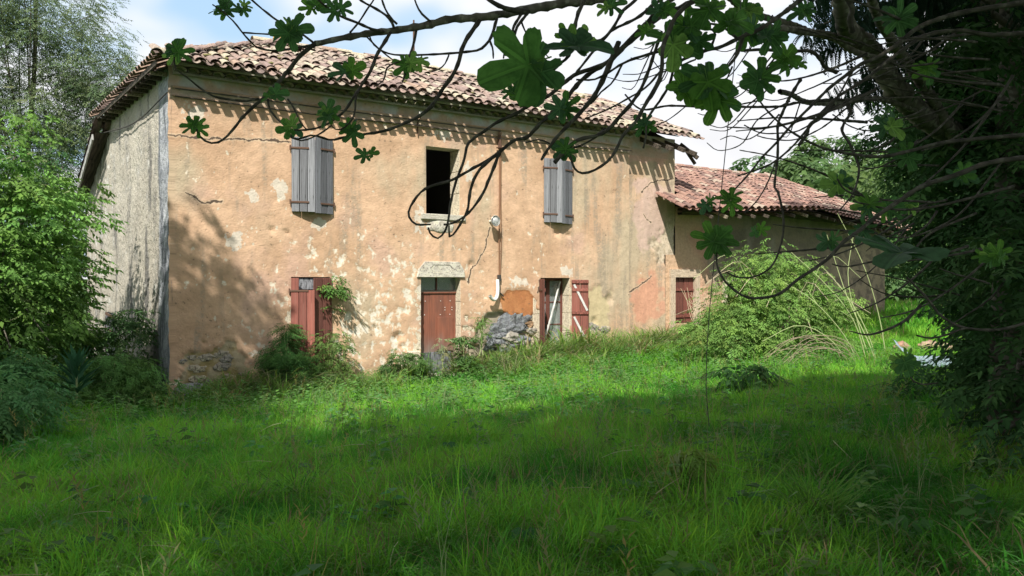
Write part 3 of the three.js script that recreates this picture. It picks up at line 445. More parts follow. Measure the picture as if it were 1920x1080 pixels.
// ------------------------------------------------------------------ the low wing on the right
const wing = thing('low_wing', 'low single storey barn wing with a sagging red tile roof and deep eaves', 'barn');
const eaveW = (x) => { const t = clamp((x - 13.3) / (18.8 - 13.3)), t2 = clamp((x - 18.8) / 8); return x < 18.8 ? [lerp(4.27, 4.5, t * t * (2 - t)), lerp(1.0, 1.75, t)] : [lerp(4.5, 4.12, Math.pow(t2, 0.75)), lerp(1.75, 0.5, t2)]; };
{
  const wTex = tex(800, 320, (u, v) => {
    const x = 13.9 + u * 12, y = v * 4.6, n = fbm(x * 0.8, y * 0.9, 2, 4), n2 = fbm(x * 3.3, y * 3.3, 5, 4), n3 = fbm(x * 14, y * 14, 1, 3);
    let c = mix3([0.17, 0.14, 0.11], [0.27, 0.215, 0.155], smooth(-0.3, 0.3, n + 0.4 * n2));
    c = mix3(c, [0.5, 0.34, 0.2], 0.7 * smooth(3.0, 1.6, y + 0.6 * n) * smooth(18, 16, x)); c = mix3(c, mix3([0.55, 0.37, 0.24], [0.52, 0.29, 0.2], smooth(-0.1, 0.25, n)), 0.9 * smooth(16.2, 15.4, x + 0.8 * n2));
    c = mix3(c, [0.3, 0.27, 0.23], 0.6 * smooth(0.05, 0.35, fbm(x * 1.3, y * 0.6, 8, 4)));
    const st = smooth(21.5, 23, x + 0.8 * n); c = mix3(c, mix3([0.34, 0.27, 0.19], [0.2, 0.16, 0.12], smooth(-0.1, 0.2, n2)), st);
    if (x > 18 && y < 2.7 && n2 > 0.02) c = mix3(c, [0.52, 0.3, 0.17], 0.6 * smooth(21.5, 19, x));
    const k = 1 + 0.3 * n3; return [c[0] * k, c[1] * k, c[2] * k];
  });
  const M_w = std({ map: wTex, bumpMap: bumpRep(facadeBump, 5, 2), bumpScale: 0.03 });
  const wHole = [[14.26, 15.14, 1.0, 2.38], [16.6, 17.7, 1.55, 2.22], [13.9, 14.31, 3.05, 5]];
  const dsp = (x, y) => 0.02 + 0.02 * fbm(x, y, 3, 3) + 0.05 * smooth(21, 23, x) * fbm(x * 3, y * 3, 5, 3);
  mesh('wall', wallGrid(13.9, 25.8, -0.4, 4.5, 0.09, wHole, dsp, (x, y, d) => [x, y, d - 0.14], (x, y) => [(x - 13.9) / 12, y / 4.6]), M_w, wing);
  mesh('end_wall', wallGrid(0, 6.5, -0.2, 4.5, 0.12, [], (z, y) => 0.06 * fbm(z * 3, y * 3, 5, 3), (z, y, d) => [25.78 + d, y, -z - 0.12], (z, y) => [0.8 + z / 40, y / 4.6]), M_w, wing);
  mesh('inner_wall', [box(11.5, 5, 0.3, 20, 2, -6.6), box(11.5, 0.2, 6.2, 20, -0.05, -3.4)], MT.plasterIn, wing);
  // pale surround and red shutters of the small window
  const sur = std({ map: speck, color: col(0.62, 0.5, 0.38), bumpMap: rubbleBump, bumpScale: 0.01 });
  mesh('window_surround', [box(0.2, 1.7, 0.12, 14.16, 1.65, -0.11), box(0.2, 1.7, 0.12, 15.24, 1.65, -0.112), box(1.3, 0.24, 0.12, 14.7, 2.5, -0.108)], sur, wing);
  for (let s = 0; s < 2; s++) { const g = new THREE.Group(); g.name = 'shutter'; wing.add(g); g.userData.label = s ? 'red brown right shutter of the small wing window' : 'red brown left shutter tangled with dry stems'; for (let i = 0; i < 2; i++) mesh('plank', rbox(0.2, 1.36, 0.03, 14.38 + s * 0.44 + i * 0.21, 1.69, -0.16), s ? MT.redWood : MT.redWood2, g); for (const y of [2.0, 1.2]) mesh('batten', rbox(0.41, 0.07, 0.03, 14.485 + s * 0.44, y, -0.13), MT.redWood, g); }
  mesh('jamb_stone', [box(0.16, 0.72, 0.3, 16.53, 1.88, -0.2), box(1.4, 0.1, 0.3, 17.15, 2.27, -0.2)], MT.jamb, wing);
  // roof
  const R = rng(19), list = [], chans = [], pitch = 0.25, q = new THREE.Quaternion(), one = V(1, 1, 1), RZw = -3, RY = 6.2;
  for (let c = 0; c < 53; c++) {
    const x = 13.5 + c * pitch, [ey, ez] = eaveW(x), sl = (RY - ey) / (ez - RZw), ang = Math.atan(sl), cs = Math.cos(ang), zTop = x < 23 ? RZw : lerp(RZw, 0.5, (x - 23) / 3.8);
    for (let k = 0; k < 18; k++) {
      const z = ez - k * 0.345 * cs; if (z < zTop + 0.05) break; if (x < 14.35 && z < 0.3 && z > -7) continue;
      q.setFromEuler(new THREE.Euler(ang + (R() - 0.5) * 0.05 - 0.03, (R() - 0.5) * 0.07, (R() - 0.5) * 0.1));
      const y = ey + (ez - z) * sl + 0.05 + R() * 0.02, ci = R() < 0.12 ? 4 : Math.floor(R() * 4);
      list.push({ m: new THREE.Matrix4().compose(V(x + (R() - 0.5) * 0.02, y, z), q.clone(), one), g: COVER[Math.floor(R() * 5)], c: ci, dist: V(x, y, z).distanceTo(EYE) });
      q.setFromEuler(new THREE.Euler(ang - 0.02, 0, 0));
      chans.push({ m: new THREE.Matrix4().compose(V(x + pitch / 2, y - 0.015, z + 0.06), q.clone(), one), g: CHAN[k % 3], c: (c + k) % 4, dist: 0 });
    }
  }
  layTiles(wing, list, wtileMats, WTILE, 300); layTiles(wing, chans, wtileMats, WTILE, 0);
  const rg = tileGeo(0.14, 0.12, 0.48, true, 23);
  for (let i = 0; i < 21; i++) { const o = mesh('ridge_tile', rg, wtileMats[[4, 0, 4, 2, 1][i % 5]], wing); o.rotation.set((R() - 0.5) * 0.06, Math.PI / 2 + (R() - 0.5) * 0.1, 0); o.position.set(14.4 + i * 0.42, RY + 0.08 + R() * 0.02, RZw); }
  for (let i = 0; i < 13; i++) { const t = i / 12, o = mesh('hip_tile', rg, wtileMats[[4, 0, 2, 1][i % 4]], wing); o.position.set(lerp(26.75, 23, t), lerp(4.25, 6.28, t), lerp(0.5, -3, t)); o.rotation.order = 'YXZ'; o.rotation.y = 0.82; o.rotation.x = 0.36; }
  const P = [], I = [], U = [], N = 24;
  for (let i = 0; i <= N; i++) { const x = lerp(14.35, 26.7, i / N), [ey, ez] = eaveW(x), zT = x < 23 ? RZw : lerp(RZw, 0.45, (x - 23) / 3.7), sl = (RY - ey) / (ez - RZw); P.push(x, ey - 0.06 + 0.05 * sl, ez - 0.12, x, ey - 0.06 + (ez - zT) * sl, zT); U.push(x, 0, x, 4); if (i < N) { const a = i * 2; I.push(a, a + 2, a + 1, a + 2, a + 3, a + 1); } }
  const dg = new THREE.BufferGeometry(); dg.setAttribute('position', new THREE.Float32BufferAttribute(P, 3)); dg.setAttribute('uv', new THREE.Float32BufferAttribute(U, 2)); dg.setIndex(I); dg.computeVertexNormals();
  const back = new THREE.BufferGeometry(); back.setAttribute('position', new THREE.Float32BufferAttribute([14.35, RY - 0.1, -3, 23, RY - 0.1, -3, 26.7, 4.05, -6.8, 14.35, 4.05, -6.8, 26.7, 4.05, 0.45], 3)); back.setAttribute('uv', new THREE.Float32BufferAttribute([0, 0, 1, 0, 1, 1, 0, 1, 1, 1], 2)); back.setIndex([0, 1, 2, 0, 2, 3, 1, 4, 2]); back.computeVertexNormals();
  mesh('roof_deck', dg, MT.oldWood, wing); mesh('roof_deck', back, MT.oldWood, wing);
  for (let i = 0; i < 22; i++) { const x = 14.5 + i * 0.54, [ey, ez] = eaveW(x), sl = (RY - ey) / (ez - RZw); mesh('rafter', rbox(0.07, 0.09, ez + 0.1).rotateX(Math.atan(sl)).translate(x, ey - 0.1 + (ez / 2 - 0.05) * sl * 0.9 - 0.05, ez / 2), i % 6 === 1 ? MT.paleWood : MT.oldWood, wing); }
  mesh('wall_plate', tube([V(14.4, 4.35, -0.02), V(18.8, 4.5, 0), V(25.8, 4.3, -0.02)], 0.12, 0.12, 6, 1), MT.oldWood, wing);
}

// ------------------------------------------------------------------ fittings on the facade
{
  const lamp = thing('wall_lamp', 'round metal wall lamp right of the open upper window', 'lamp', [7.5, 3.7, 0]);
  mesh('arm', tube([V(0, 0.05, 0.02), V(0, 0.07, 0.2)], 0.025, 0.02, 8), MT.white, lamp);
  mesh('lamp_shade', new THREE.LatheGeometry([[0.0, 0.0], [0.06, 0.0], [0.09, 0.05], [0.13, 0.12], [0.14, 0.13], [0.13, 0.14]].map((p) => new THREE.Vector2(...p)), 24).rotateX(Math.PI / 2).translate(0, 0.05, 0.16), std({ color: col(0.6, 0.6, 0.58), roughness: 0.3, metalness: 0.6 }), lamp);
  mesh('lens', new THREE.SphereGeometry(0.115, 20, 8, 0, Math.PI * 2, 0, 0.9).rotateX(Math.PI / 2).translate(0, 0.05, 0.215), new THREE.MeshPhysicalMaterial({ color: col(0.7, 0.72, 0.72), roughness: 0.1, transmission: 0.5, thickness: 0 }), lamp);
  const cab = thing('downpipe_cable', 'brown electric cable running down the wall beside the lamp', 'cable', [7.76, 0, 0.07]);
  mesh('cable', tube([V(0, 6.05, 0), V(0.01, 4.6, 0), V(-0.01, 3.4, 0.01), V(0, 2.4, 0)], 0.016, 0.016, 6, 0.4), MT.brownPipe, cab);
  mesh('cable', tube([V(0.06, 6.0, 0), V(0.05, 4.4, 0), V(0.06, 3.0, 0), V(0.02, 2.3, 0)], 0.012, 0.012, 6, 0.4), MT.brownPipe, cab);
  mesh('junction_box', rbox(0.09, 0.16, 0.06, 0, 2.34, 0), MT.cable, cab);
  mesh('bracket', [box(0.05, 0.35, 0.06, 0.0, 5.75, 0.02), box(0.22, 0.03, 0.16, 0.02, 5.6, 0.08)], MT.rust, cab);
  const hook = thing('bent_pipe', 'white bent conduit pipe ending in a hook on the wall', 'pipe', [7.6, 1.8, 0.08]);
  mesh('pipe', tube([V(0.1, 0.5, 0), V(0.09, 0.25, 0.03), V(0.04, 0.07, 0.06), V(-0.06, 0.0, 0.1), V(-0.18, 0.04, 0.14), V(-0.24, 0.1, 0.17)], 0.045, 0.045, 10, 0.05), MT.white, hook);
  mesh('cable', tube([V(0.13, 0.6, 0), V(0.15, 0.4, 0.02), V(0.16, 0.2, 0.0), V(0.3, 0.08, -0.02)], 0.02, 0.02, 6, 0.05), MT.cable, hook);
  const wires = [[[0.02, 5.88, 0.1], [3, 5.86, 0.1], [5.55, 5.9, 0.14]], [[5.55, 5.9, 0.14], [8, 5.83, 0.12], [12.3, 5.95, 0.1]], [[0.02, 6.03, 0.11], [4, 6.02, 0.11], [7.8, 6.02, 0.1]]];
  const wl = ['lower overhead wire from the corner to the insulator', 'lower overhead wire from the insulator to the right', 'upper thin wire under the tile cornice'];
  wires.forEach((w, i) => { const t = thing('facade_wire', wl[i], 'wire', w[0]); mesh('wire', tube(w.map((p) => V(p[0] - w[0][0], p[1] - w[0][1], p[2] - w[0][2])), 0.012, 0.012, 5, 0.5), MT.cable, t); });
  { const t = thing('facade_wire', 'thin sagging wire across the gable near the roof', 'wire', [-0.1, 5.95, 0]); mesh('wire', tube([V(0, 0, 0), V(0, -0.12, -3), V(-0.1, 0.15, -6.6)], 0.014, 0.014, 5, 0.5), MT.cable, t); }
  const ins = (x, y, label) => { const t = thing('insulator', label, 'insulator', [x, y, 0.06]); mesh('stem', tube([V(0, -0.35, 0), V(0, 0, 0), V(0, 0.02, 0.1), V(0, 0.1, 0.12)], 0.014, 0.014, 6, 0.08), MT.rust, t); mesh('bell', new THREE.LatheGeometry([[0.0, 0.12], [0.03, 0.12], [0.035, 0.07], [0.025, 0.05], [0.045, 0.02], [0.045, 0]].map((p) => new THREE.Vector2(...p)), 12).translate(0, 0.08, 0.12), MT.white, t); };
  ins(5.45, 6.02, 'white porcelain insulator left of the open upper window'); 
  const ant = thing('roof_mast', 'thin rusty mast standing on the roof ridge', 'mast', [7.25, 8.1, -3.4]);
  mesh('mast', tube([V(0, 0, 0), V(0, 1.5, 0)], 0.03, 0.025, 8, 1), MT.rust, ant); mesh('mount', rbox(0.2, 0.06, 0.2, 0, 0.1, 0), MT.rust, ant);
}
//@@VEG
// ------------------------------------------------------------------ foliage tools
const FWD = V(0.584, 0, -0.812), RIGHT = V(0.812, 0, 0.584);
const at = (px, py, t) => V(0, 0, 0).copy(EYE).addScaledVector(FWD, t).addScaledVector(RIGHT, t * (px - 960) / 1540).add(V(0, t * (528 - py) / 1540, 0));
const leafMat = (r, g, b, tr = 0.45, vc = false) => new THREE.MeshPhysicalMaterial({ color: col(r, g, b), roughness: 1, transmission: tr, thickness: 0, side: THREE.DoubleSide, specularIntensity: 0.25, vertexColors: vc });
function leafFaces(list) { // list of [x, y, z, length, width, yaw, pitch, roll] -> folded lance leaves
  const P = [], N = [], I = []; const m = new THREE.Matrix4(), e = new THREE.Euler(0, 0, 0, 'YXZ');
  for (const [x, y, z, l, w, yaw, pitch, roll = 0] of list) {
    m.makeRotationFromEuler(e.set(pitch, yaw, roll, 'YXZ')).setPosition(x, y, z);
    const b = P.length / 3, pts = [[0, 0, 0], [-w / 2, 0.12 * w, l * 0.42], [w / 2, 0.12 * w, l * 0.42], [0, -0.1 * l, l]].map((p) => V(...p).applyMatrix4(m));
    pts.forEach((p) => P.push(p.x, p.y, p.z)); I.push(b, b + 1, b + 3, b, b + 3, b + 2);
  }
  const g = new THREE.BufferGeometry(); g.setAttribute('position', new THREE.Float32BufferAttribute(P, 3)); g.setIndex(I); g.computeVertexNormals();
  g.setAttribute('uv', new THREE.Float32BufferAttribute(new Float32Array(P.length / 3 * 2), 2)); return g;
}
function sprig(n, L, len, w, seed, droop = 0.25) { // leaves on both sides of a short drooping twig along +z
  const R = rng(seed), l = [];
  for (let i = 0; i < n; i++) { const t = (i + 0.6) / n, s = i % 2 ? 1 : -1; l.push([0, -droop * L * t * t + (R() - 0.5) * 0.1 * L, t * L, len * (0.7 + 0.5 * R()), w * (0.7 + 0.5 * R()), s * (0.6 + 0.7 * R()), 0.15 + (R() - 0.3) * 0.7, (R() - 0.5) * 0.8]); }
  l.push([0, -droop * L, L, len, w, (R() - 0.5) * 0.4, 0.3]); return leafFaces(l);
}
function instances(name, geo, mat, list, parent, kind) { // list of {p, s, e: [x, y, z], c}
  const o = new THREE.InstancedMesh(geo, mat, list.length); o.name = parent === scene ? numbered(name) : name; const m = new THREE.Matrix4(), q = new THREE.Quaternion(), e = new THREE.Euler(0, 0, 0, 'YXZ'), sv = V(1, 1, 1);
  list.forEach((t, i) => { q.setFromEuler(e.set(t.e[0], t.e[1], t.e[2], 'YXZ')); typeof t.s === 'number' ? sv.setScalar(t.s) : sv.set(...t.s); o.setMatrixAt(i, m.compose(t.p, q, sv)); o.setColorAt(i, t.c); });
  o.castShadow = o.receiveShadow = true; if (kind) o.userData.kind = kind; parent.add(o); return o;
}
const tint = (base, R, v = 0.35, warm = 0.15) => { const k = 1 - v / 2 + v * R(), w = (R() - 0.5) * warm; return col(base[0] * k * (1 + w * 1.6), base[1] * k, base[2] * k * (1 - w)); };
// crown: clumps spread through ellipsoids; sprigs point outward from their clump
function foliage(name, geo, mat, list, parent) { // one merged mesh of many small leaf faces, tinted per sprig
  const gp = geo.attributes.position.array, gn = geo.attributes.normal.array, gi = geo.index.array, nv = gp.length / 3, N = list.length, P = new Float32Array(N * nv * 3), Q = new Float32Array(N * nv * 3), C = new Float32Array(N * nv * 3), I = new Uint32Array(N * gi.length);
  const m = new THREE.Matrix4(), q = new THREE.Quaternion(), e = new THREE.Euler(0, 0, 0, 'YXZ'), sv = V(1, 1, 1);
  list.forEach((t, k) => {
    q.setFromEuler(e.set(t.e[0], t.e[1], t.e[2], 'YXZ')); sv.setScalar(t.s); const a = m.compose(t.p, q, sv).elements, s = t.s, o = k * nv * 3;
    for (let i = 0; i < nv; i++) {
      const x = gp[i * 3], y = gp[i * 3 + 1], z = gp[i * 3 + 2], u = gn[i * 3], v = gn[i * 3 + 1], w = gn[i * 3 + 2], b = o + i * 3;
      for (let r = 0; r < 3; r++) { P[b + r] = a[r] * x + a[4 + r] * y + a[8 + r] * z + a[12 + r]; Q[b + r] = (a[r] * u + a[4 + r] * v + a[8 + r] * w) / s; }
      C[b] = t.c.r; C[b + 1] = t.c.g; C[b + 2] = t.c.b;
    }
    for (let i = 0; i < gi.length; i++) I[k * gi.length + i] = gi[i] + k * nv;
  });
  const g = new THREE.BufferGeometry(); g.setAttribute('position', new THREE.BufferAttribute(P, 3)); g.setAttribute('normal', new THREE.BufferAttribute(Q, 3)); g.setAttribute('color', new THREE.BufferAttribute(C, 3)); g.setIndex(new THREE.BufferAttribute(I, 1));
  return mesh(name, g, mat, parent);
}
function crownList(blobs, nClump, perClump, rClump, R, base, s = [0.8, 1.3], v = 0.4) {
  const out = [], tot = blobs.reduce((a, b) => a + b[3] * b[4] * b[5], 0);
  for (const [cx, cy, cz, rx, ry, rz, hollow = 0.45] of blobs) {
    const n = Math.max(1, Math.round(nClump * rx * ry * rz / tot));
    for (let k = 0; k < n; k++) {
      const d = V(R() - 0.5, R() - 0.5, R() - 0.5).normalize(), rad = lerp(hollow, 1, Math.sqrt(R())) * (0.82 + 0.4 * R());
      const c = V(cx + d.x * rx * rad, cy + d.y * ry * rad, cz + d.z * rz * rad), rc = rClump * (0.6 + 0.8 * R()), kc = tint(base, R, v * 0.8);
      for (let i = 0; i < perClump; i++) {
        const dd = V(R() - 0.5, (R() - 0.5) * 0.8, R() - 0.5).normalize(), rr = rc * Math.cbrt(R());
        out.push({ p: c.clone().addScaledVector(dd, rr), s: lerp(s[0], s[1], R()), e: [0.25 + (R() - 0.5) * 0.8, Math.atan2(dd.x + d.x * 0.7, dd.z + d.z * 0.7) + (R() - 0.5) * 0.8, (R() - 0.5) * 0.7], c: kc.clone().multiplyScalar(0.8 + 0.4 * R()) });
      }
    }
  }
  return out;
}
function limbs(parent, base, top, blobs, r, n, R, mat, names = ['trunk', 'limb']) {
  const lean = () => (R() - 0.5) * 0.3;
  mesh(names[0], tube([base, base.clone().lerp(top, 0.35).add(V(lean(), 0, lean())), base.clone().lerp(top, 0.7).add(V(lean(), 0, lean())), top], r, r * 0.35, 9, 0.3, 0.12, r * 99), mat, parent);
  for (let i = 0; i < n; i++) { const b = blobs[i % blobs.length], t = 0.25 + 0.65 * R(), s = base.clone().lerp(top, t), d = V(R() - 0.5, R() * 0.5, R() - 0.5).normalize(), e = V(b[0] + d.x * b[3] * 0.9, b[1] + d.y * b[4] * 0.9, b[2] + d.z * b[5] * 0.9); mesh(names[1], tube([s, s.clone().lerp(e, 0.5).add(V(lean(), 0.3 * R(), lean())), e], r * 0.35 * (1.1 - t), 0.012, 6, 0.35, 0.1, i), mat, parent); }
}
const WHITE = [1, 1, 1];
const M_leafDark = leafMat(1, 1, 1, 0.2, true), M_leaf = leafMat(1, 1, 1, 0.45, true), M_leafI = leafMat(1, 1, 1, 0.45);

// ------------------------------------------------------------------ ground
{
  const P = [], I = [], U = [], n = 150, C = [], sx = (t) => Math.sign(t) * (Math.abs(t) * 22 + Math.pow(Math.abs(t), 5) * 260);
  for (let j = 0; j <= n; j++) for (let i = 0; i <= n; i++) { const x = 6 + sx(i / n * 2 - 1), z = 5 + sx(j / n * 2 - 1); P.push(x, gy(x, z), z); U.push(x / 3, z / 3); }
  for (let j = 0; j < n; j++) for (let i = 0; i < n; i++) { const a = j * (n + 1) + i; I.push(a, a + n + 1, a + 1, a + 1, a + n + 1, a + n + 2); }
  const g = new THREE.BufferGeometry(); g.setAttribute('position', new THREE.Float32BufferAttribute(P, 3)); g.setAttribute('uv', new THREE.Float32BufferAttribute(U, 2)); g.setIndex(I); g.computeVertexNormals();
  const t = tex(256, 256, (u, v) => { const q = fbm(u * 9, v * 9, 3, 4); return mix3([0.04, 0.07, 0.018], [0.07, 0.14, 0.03], smooth(-0.3, 0.3, q)); });
  tag(mesh('ground', g, std({ map: t, roughness: 1 }), scene), 'grass covered ground of the yard', null, null, 'structure');
}
// ------------------------------------------------------------------ grass
function tuft(n, h, w, spread, lean, seed) {
  const R = rng(seed), P = [], I = [];
  for (let k = 0; k < n; k++) {
    const a = R() * 6.283, r = spread * Math.sqrt(R()), bx = Math.cos(a) * r, bz = Math.sin(a) * r, d = R() * 6.283, hh = h * (0.55 + 0.6 * R()), le = lean * hh * (0.3 + R()), ww = w * (0.7 + 0.6 * R()), fx = Math.cos(d), fz = Math.sin(d), tw = d + 1.57 + (R() - 0.5), px = Math.cos(tw), pz = Math.sin(tw), b = P.length / 3;
    for (const [t, q] of [[0, 1], [0.4, 0.9], [0.75, 0.6]]) { const o = le * t * t, y = hh * t * (1 - 0.22 * lean * t); for (const s of [-1, 1]) P.push(bx + fx * o + px * ww * q * s / 2, y, bz + fz * o + pz * ww * q * s / 2); }
    P.push(bx + fx * le, hh * (1 - 0.3 * lean), bz + fz * le);
    I.push(b, b + 1, b + 2, b + 1, b + 3, b + 2, b + 2, b + 3, b + 4, b + 3, b + 5, b + 4, b + 4, b + 5, b + 6);
  }
  const g = new THREE.BufferGeometry(); g.setAttribute('position', new THREE.Float32BufferAttribute(P, 3)); g.setIndex(I); g.computeVertexNormals();
  g.setAttribute('uv', new THREE.Float32BufferAttribute(new Float32Array(P.length / 3 * 2), 2)); return g;
}
const M_grass = leafMat(1, 1, 1, 0.5);
const inHouse = (x, z) => (x > -0.05 && x < 14.3 && z < 0.1 && z > -10.3) || (x >= 13.9 && x < 25.9 && z < -0.05 && z > -6.8);
{
  const G1 = tuft(17, 0.23, 0.008, 0.13, 0.8, 3), G2 = tuft(15, 0.31, 0.008, 0.11, 1.0, 4), G3 = tuft(22, 0.32, 0.016, 0.3, 0.7, 5), G4 = tuft(9, 0.6, 0.006, 0.12, 0.55, 6);
  const lists = [[], [], [], []], R = rng(100);
  const put = (n, x0, x1, z0, z1, kind, sc) => {
    for (let i = 0; i < n; i++) {
      const x = lerp(x0, x1, R()), z = lerp(z0, z1, R()); if (inHouse(x, z)) continue;
      const d = Math.hypot(x - EYE.x, z - EYE.z); if (d < 1.2) continue;
      const patch = 1.5 * fbm(x * 0.55, z * 0.55, 6, 3), p2 = 1.3 * fbm(x * 1.9, z * 1.9, 3, 2);
      const k = kind ?? (d > 13 ? 2 : p2 > 0.02 ? 1 : 0);
      const base = mix3([0.05, 0.25, 0.016], [0.2, 0.48, 0.04], smooth(-0.3, 0.3, patch + 0.3 * p2));
      const c = R() < 0.07 + 0.12 * Math.max(0, p2) ? tint([0.26, 0.22, 0.11], R, 0.5) : tint(base, R, 0.5, 0.3);
      const s = sc * (k === 2 && d < 20 ? 0.72 : 1) * (0.7 + 0.6 * R()) * Math.max(0.5, 1 + 0.55 * p2 + 0.35 * patch);
      lists[k].push({ p: V(x, gy(x, z) - 0.02, z), s: [sc * (0.8 + 0.4 * R()), s, sc * (0.8 + 0.4 * R())], e: [(R() - 0.5) * 0.25 - 0.05, R() * 6.283, (R() - 0.5) * 0.25], c });
    }
  };
  put(21000, -7, 4, 8.5, 16.6, undefined, 1.0);
  put(19000, -5, 12, 3, 14, undefined, 1.05);
  put(9000, -4, 17, 0, 8, undefined, 1.1);
  put(2500, -10, -0.2, -6, 10, 2, 1.3);
  put(2500, 12, 22, 0, 16, 2, 1.2);
  put(2500, 20, 45, -8, 12, 2, 1.7);
  put(1500, -4, 16, 15, 24, 2, 1.4);
  put(1200, -3, 14, 4, 14, 3, 1.0);
  ['short fine grass of the yard', 'longer drooping grass of the yard', 'coarse grass of the far yard and edges', 'thin tall grass stems in the yard'].forEach((l, i) => { const o = instances('grass', [G1, G2, G3, G4][i], M_grass, lists[i], scene, 'stuff'); o.userData.label = l; });
  // tall rank grass along the wall
  const tall = [], GT = [tuft(18, 0.7, 0.016, 0.14, 1.0, 8), tuft(14, 0.6, 0.02, 0.16, 1.1, 9)], R2 = rng(55), l2 = [];
  for (let i = 0; i < 1150; i++) { const x = lerp(0.3, 15.5, R2()), z = 0.25 + 1.9 * R2() * R2() + (x > 8 ? 0.2 : 0); if (x > 5.4 && x < 6.7 && R2() < 0.75) continue; if (z > 0.5 && x > 4.3 && x < 6.6) continue; const s = (0.55 + 0.75 * R2()) * (x > 8.5 ? 1.25 : x > 4.0 && x < 5.3 ? 0.85 : 1.05) * (1 - 0.1 * z) * (0.75 + 0.9 * Math.max(0, 0.4 + fbm(x * 1.4, z, 3, 3))); (R2() < 0.5 ? tall : l2).push({ p: V(x, gy(x, z) - 0.03, z), s, e: [0.1, R2() * 6.28, 0], c: R2() < 0.22 ? tint([0.36, 0.32, 0.17], R2, 0.5) : tint([0.18, 0.32, 0.06], R2, 0.5, 0.3) }); }
  instances('tall_grass', GT[0], M_grass, tall, scene, 'stuff').userData.label = 'rank tall grass growing along the foot of the facade';
  instances('tall_grass', GT[1], M_grass, l2, scene, 'stuff').userData.label = 'broad bladed grass growing along the foot of the facade';
  // low broadleaf weeds
  const W = sprig(7, 0.28, 0.1, 0.05, 12, -0.5), wl = [];
  for (let i = 0; i < 3600; i++) { const near = R2() < 0.45, x = near ? lerp(-4, 2.5, R2()) : lerp(0, 15, R2()), z = near ? lerp(-6, 4, R2()) : lerp(0.3, 6 + 0.2 * x, R2()); if (inHouse(x, z)) continue; wl.push({ p: V(x, gy(x, z) + R2() * 0.15, z), s: 0.7 + 0.8 * R2(), e: [-0.7 + R2() * 0.6, R2() * 6.28, 0], c: tint([0.09, 0.22, 0.04], R2, 0.5) }); }
  instances('weeds', W, M_leafI, wl, scene, 'stuff').userData.label = 'low broad leaved weeds among the grass near the wall';
  const wb = [], SPw = sprig(6, 0.16, 0.09, 0.055, 51, -0.3), sh = [], th = [];
  for (let i = 0; i < 2600; i++) { const x = lerp(-6, 11, R2()), z = lerp(3, 16, R2()); if (fbm(x * 0.8, z * 0.8, 12, 3) < -0.02) continue; wb.push({ p: V(x, gy(x, z) + 0.08 + R2() * 0.16, z), s: 0.6 + 0.9 * R2(), e: [-0.5 + R2() * 0.7, R2() * 6.28, 0], c: tint([0.09, 0.21, 0.05], R2, 0.7, 0.4) }); }
  instances('weeds', SPw, M_leafI, wb, scene, 'stuff').userData.label = 'small leafy weeds mixed through the lawn grass';
  const head = mergeGeometries([tuft(3, 0.55, 0.004, 0.05, 0.5, 61), leafFaces(Array.from({ length: 14 }, (_, i) => [0.03 + i * 0.004, 0.38 + i * 0.012, 0.01 * Math.sin(i * 2), 0.05, 0.009, i * 2.4, -0.9]))]);
  for (let i = 0; i < 900; i++) { const x = lerp(-5, 11, R2()), z = lerp(2.5, 15.5, R2()); if (fbm(x * 0.7, z * 0.7, 22, 3) < 0) continue; sh.push({ p: V(x, gy(x, z), z), s: 0.8 + 0.5 * R2(), e: [(R2() - 0.5) * 0.3, R2() * 6.28, (R2() - 0.5) * 0.3], c: tint([0.24, 0.27, 0.11], R2, 0.5, 0.4) }); }
  instances('seed_heads', head, M_leafI, sh, scene, 'stuff').userData.label = 'thin grass seed heads standing above the lawn';
  const TH = tuft(12, 0.16, 0.007, 0.14, 1.6, 62);
  for (let i = 0; i < 3000; i++) { const x = lerp(-6, 12, R2()), z = lerp(2, 16, R2()); if (fbm(x * 1.1, z * 1.1, 32, 3) < 0.03) continue; th.push({ p: V(x, gy(x, z) + 0.04, z), s: [1.3, 0.9 + 0.6 * R2(), 1.3], e: [0, R2() * 6.28, 0], c: tint([0.22, 0.19, 0.1], R2, 0.5, 0.2) }); }
  instances('dead_thatch', TH, M_leafI, th, scene, 'stuff').userData.label = 'brown dead thatch showing through the grass in patches';
  // dry straws lying in the grass
  const sl = []; for (let i = 0; i < 160; i++) { const x = lerp(-4, 13, R2()), z = lerp(3, 14, R2()); sl.push({ p: V(x, gy(x, z) + 0.12 + 0.2 * R2(), z), s: 0.3 + 0.45 * R2(), e: [1.1 + 0.5 * R2(), R2() * 6.28, 0], c: tint([0.45, 0.4, 0.25], R2, 0.4) }); }
  instances('dry_straw', tube([V(0, 0, 0), V(0.02, 0.25, 0.03), V(0.08, 0.5, 0.1)], 0.004, 0.002, 4, 0.2), std({ color: col(1, 1, 1) }), sl, scene, 'stuff').userData.label = 'scattered pale dry straws in the grass';
}
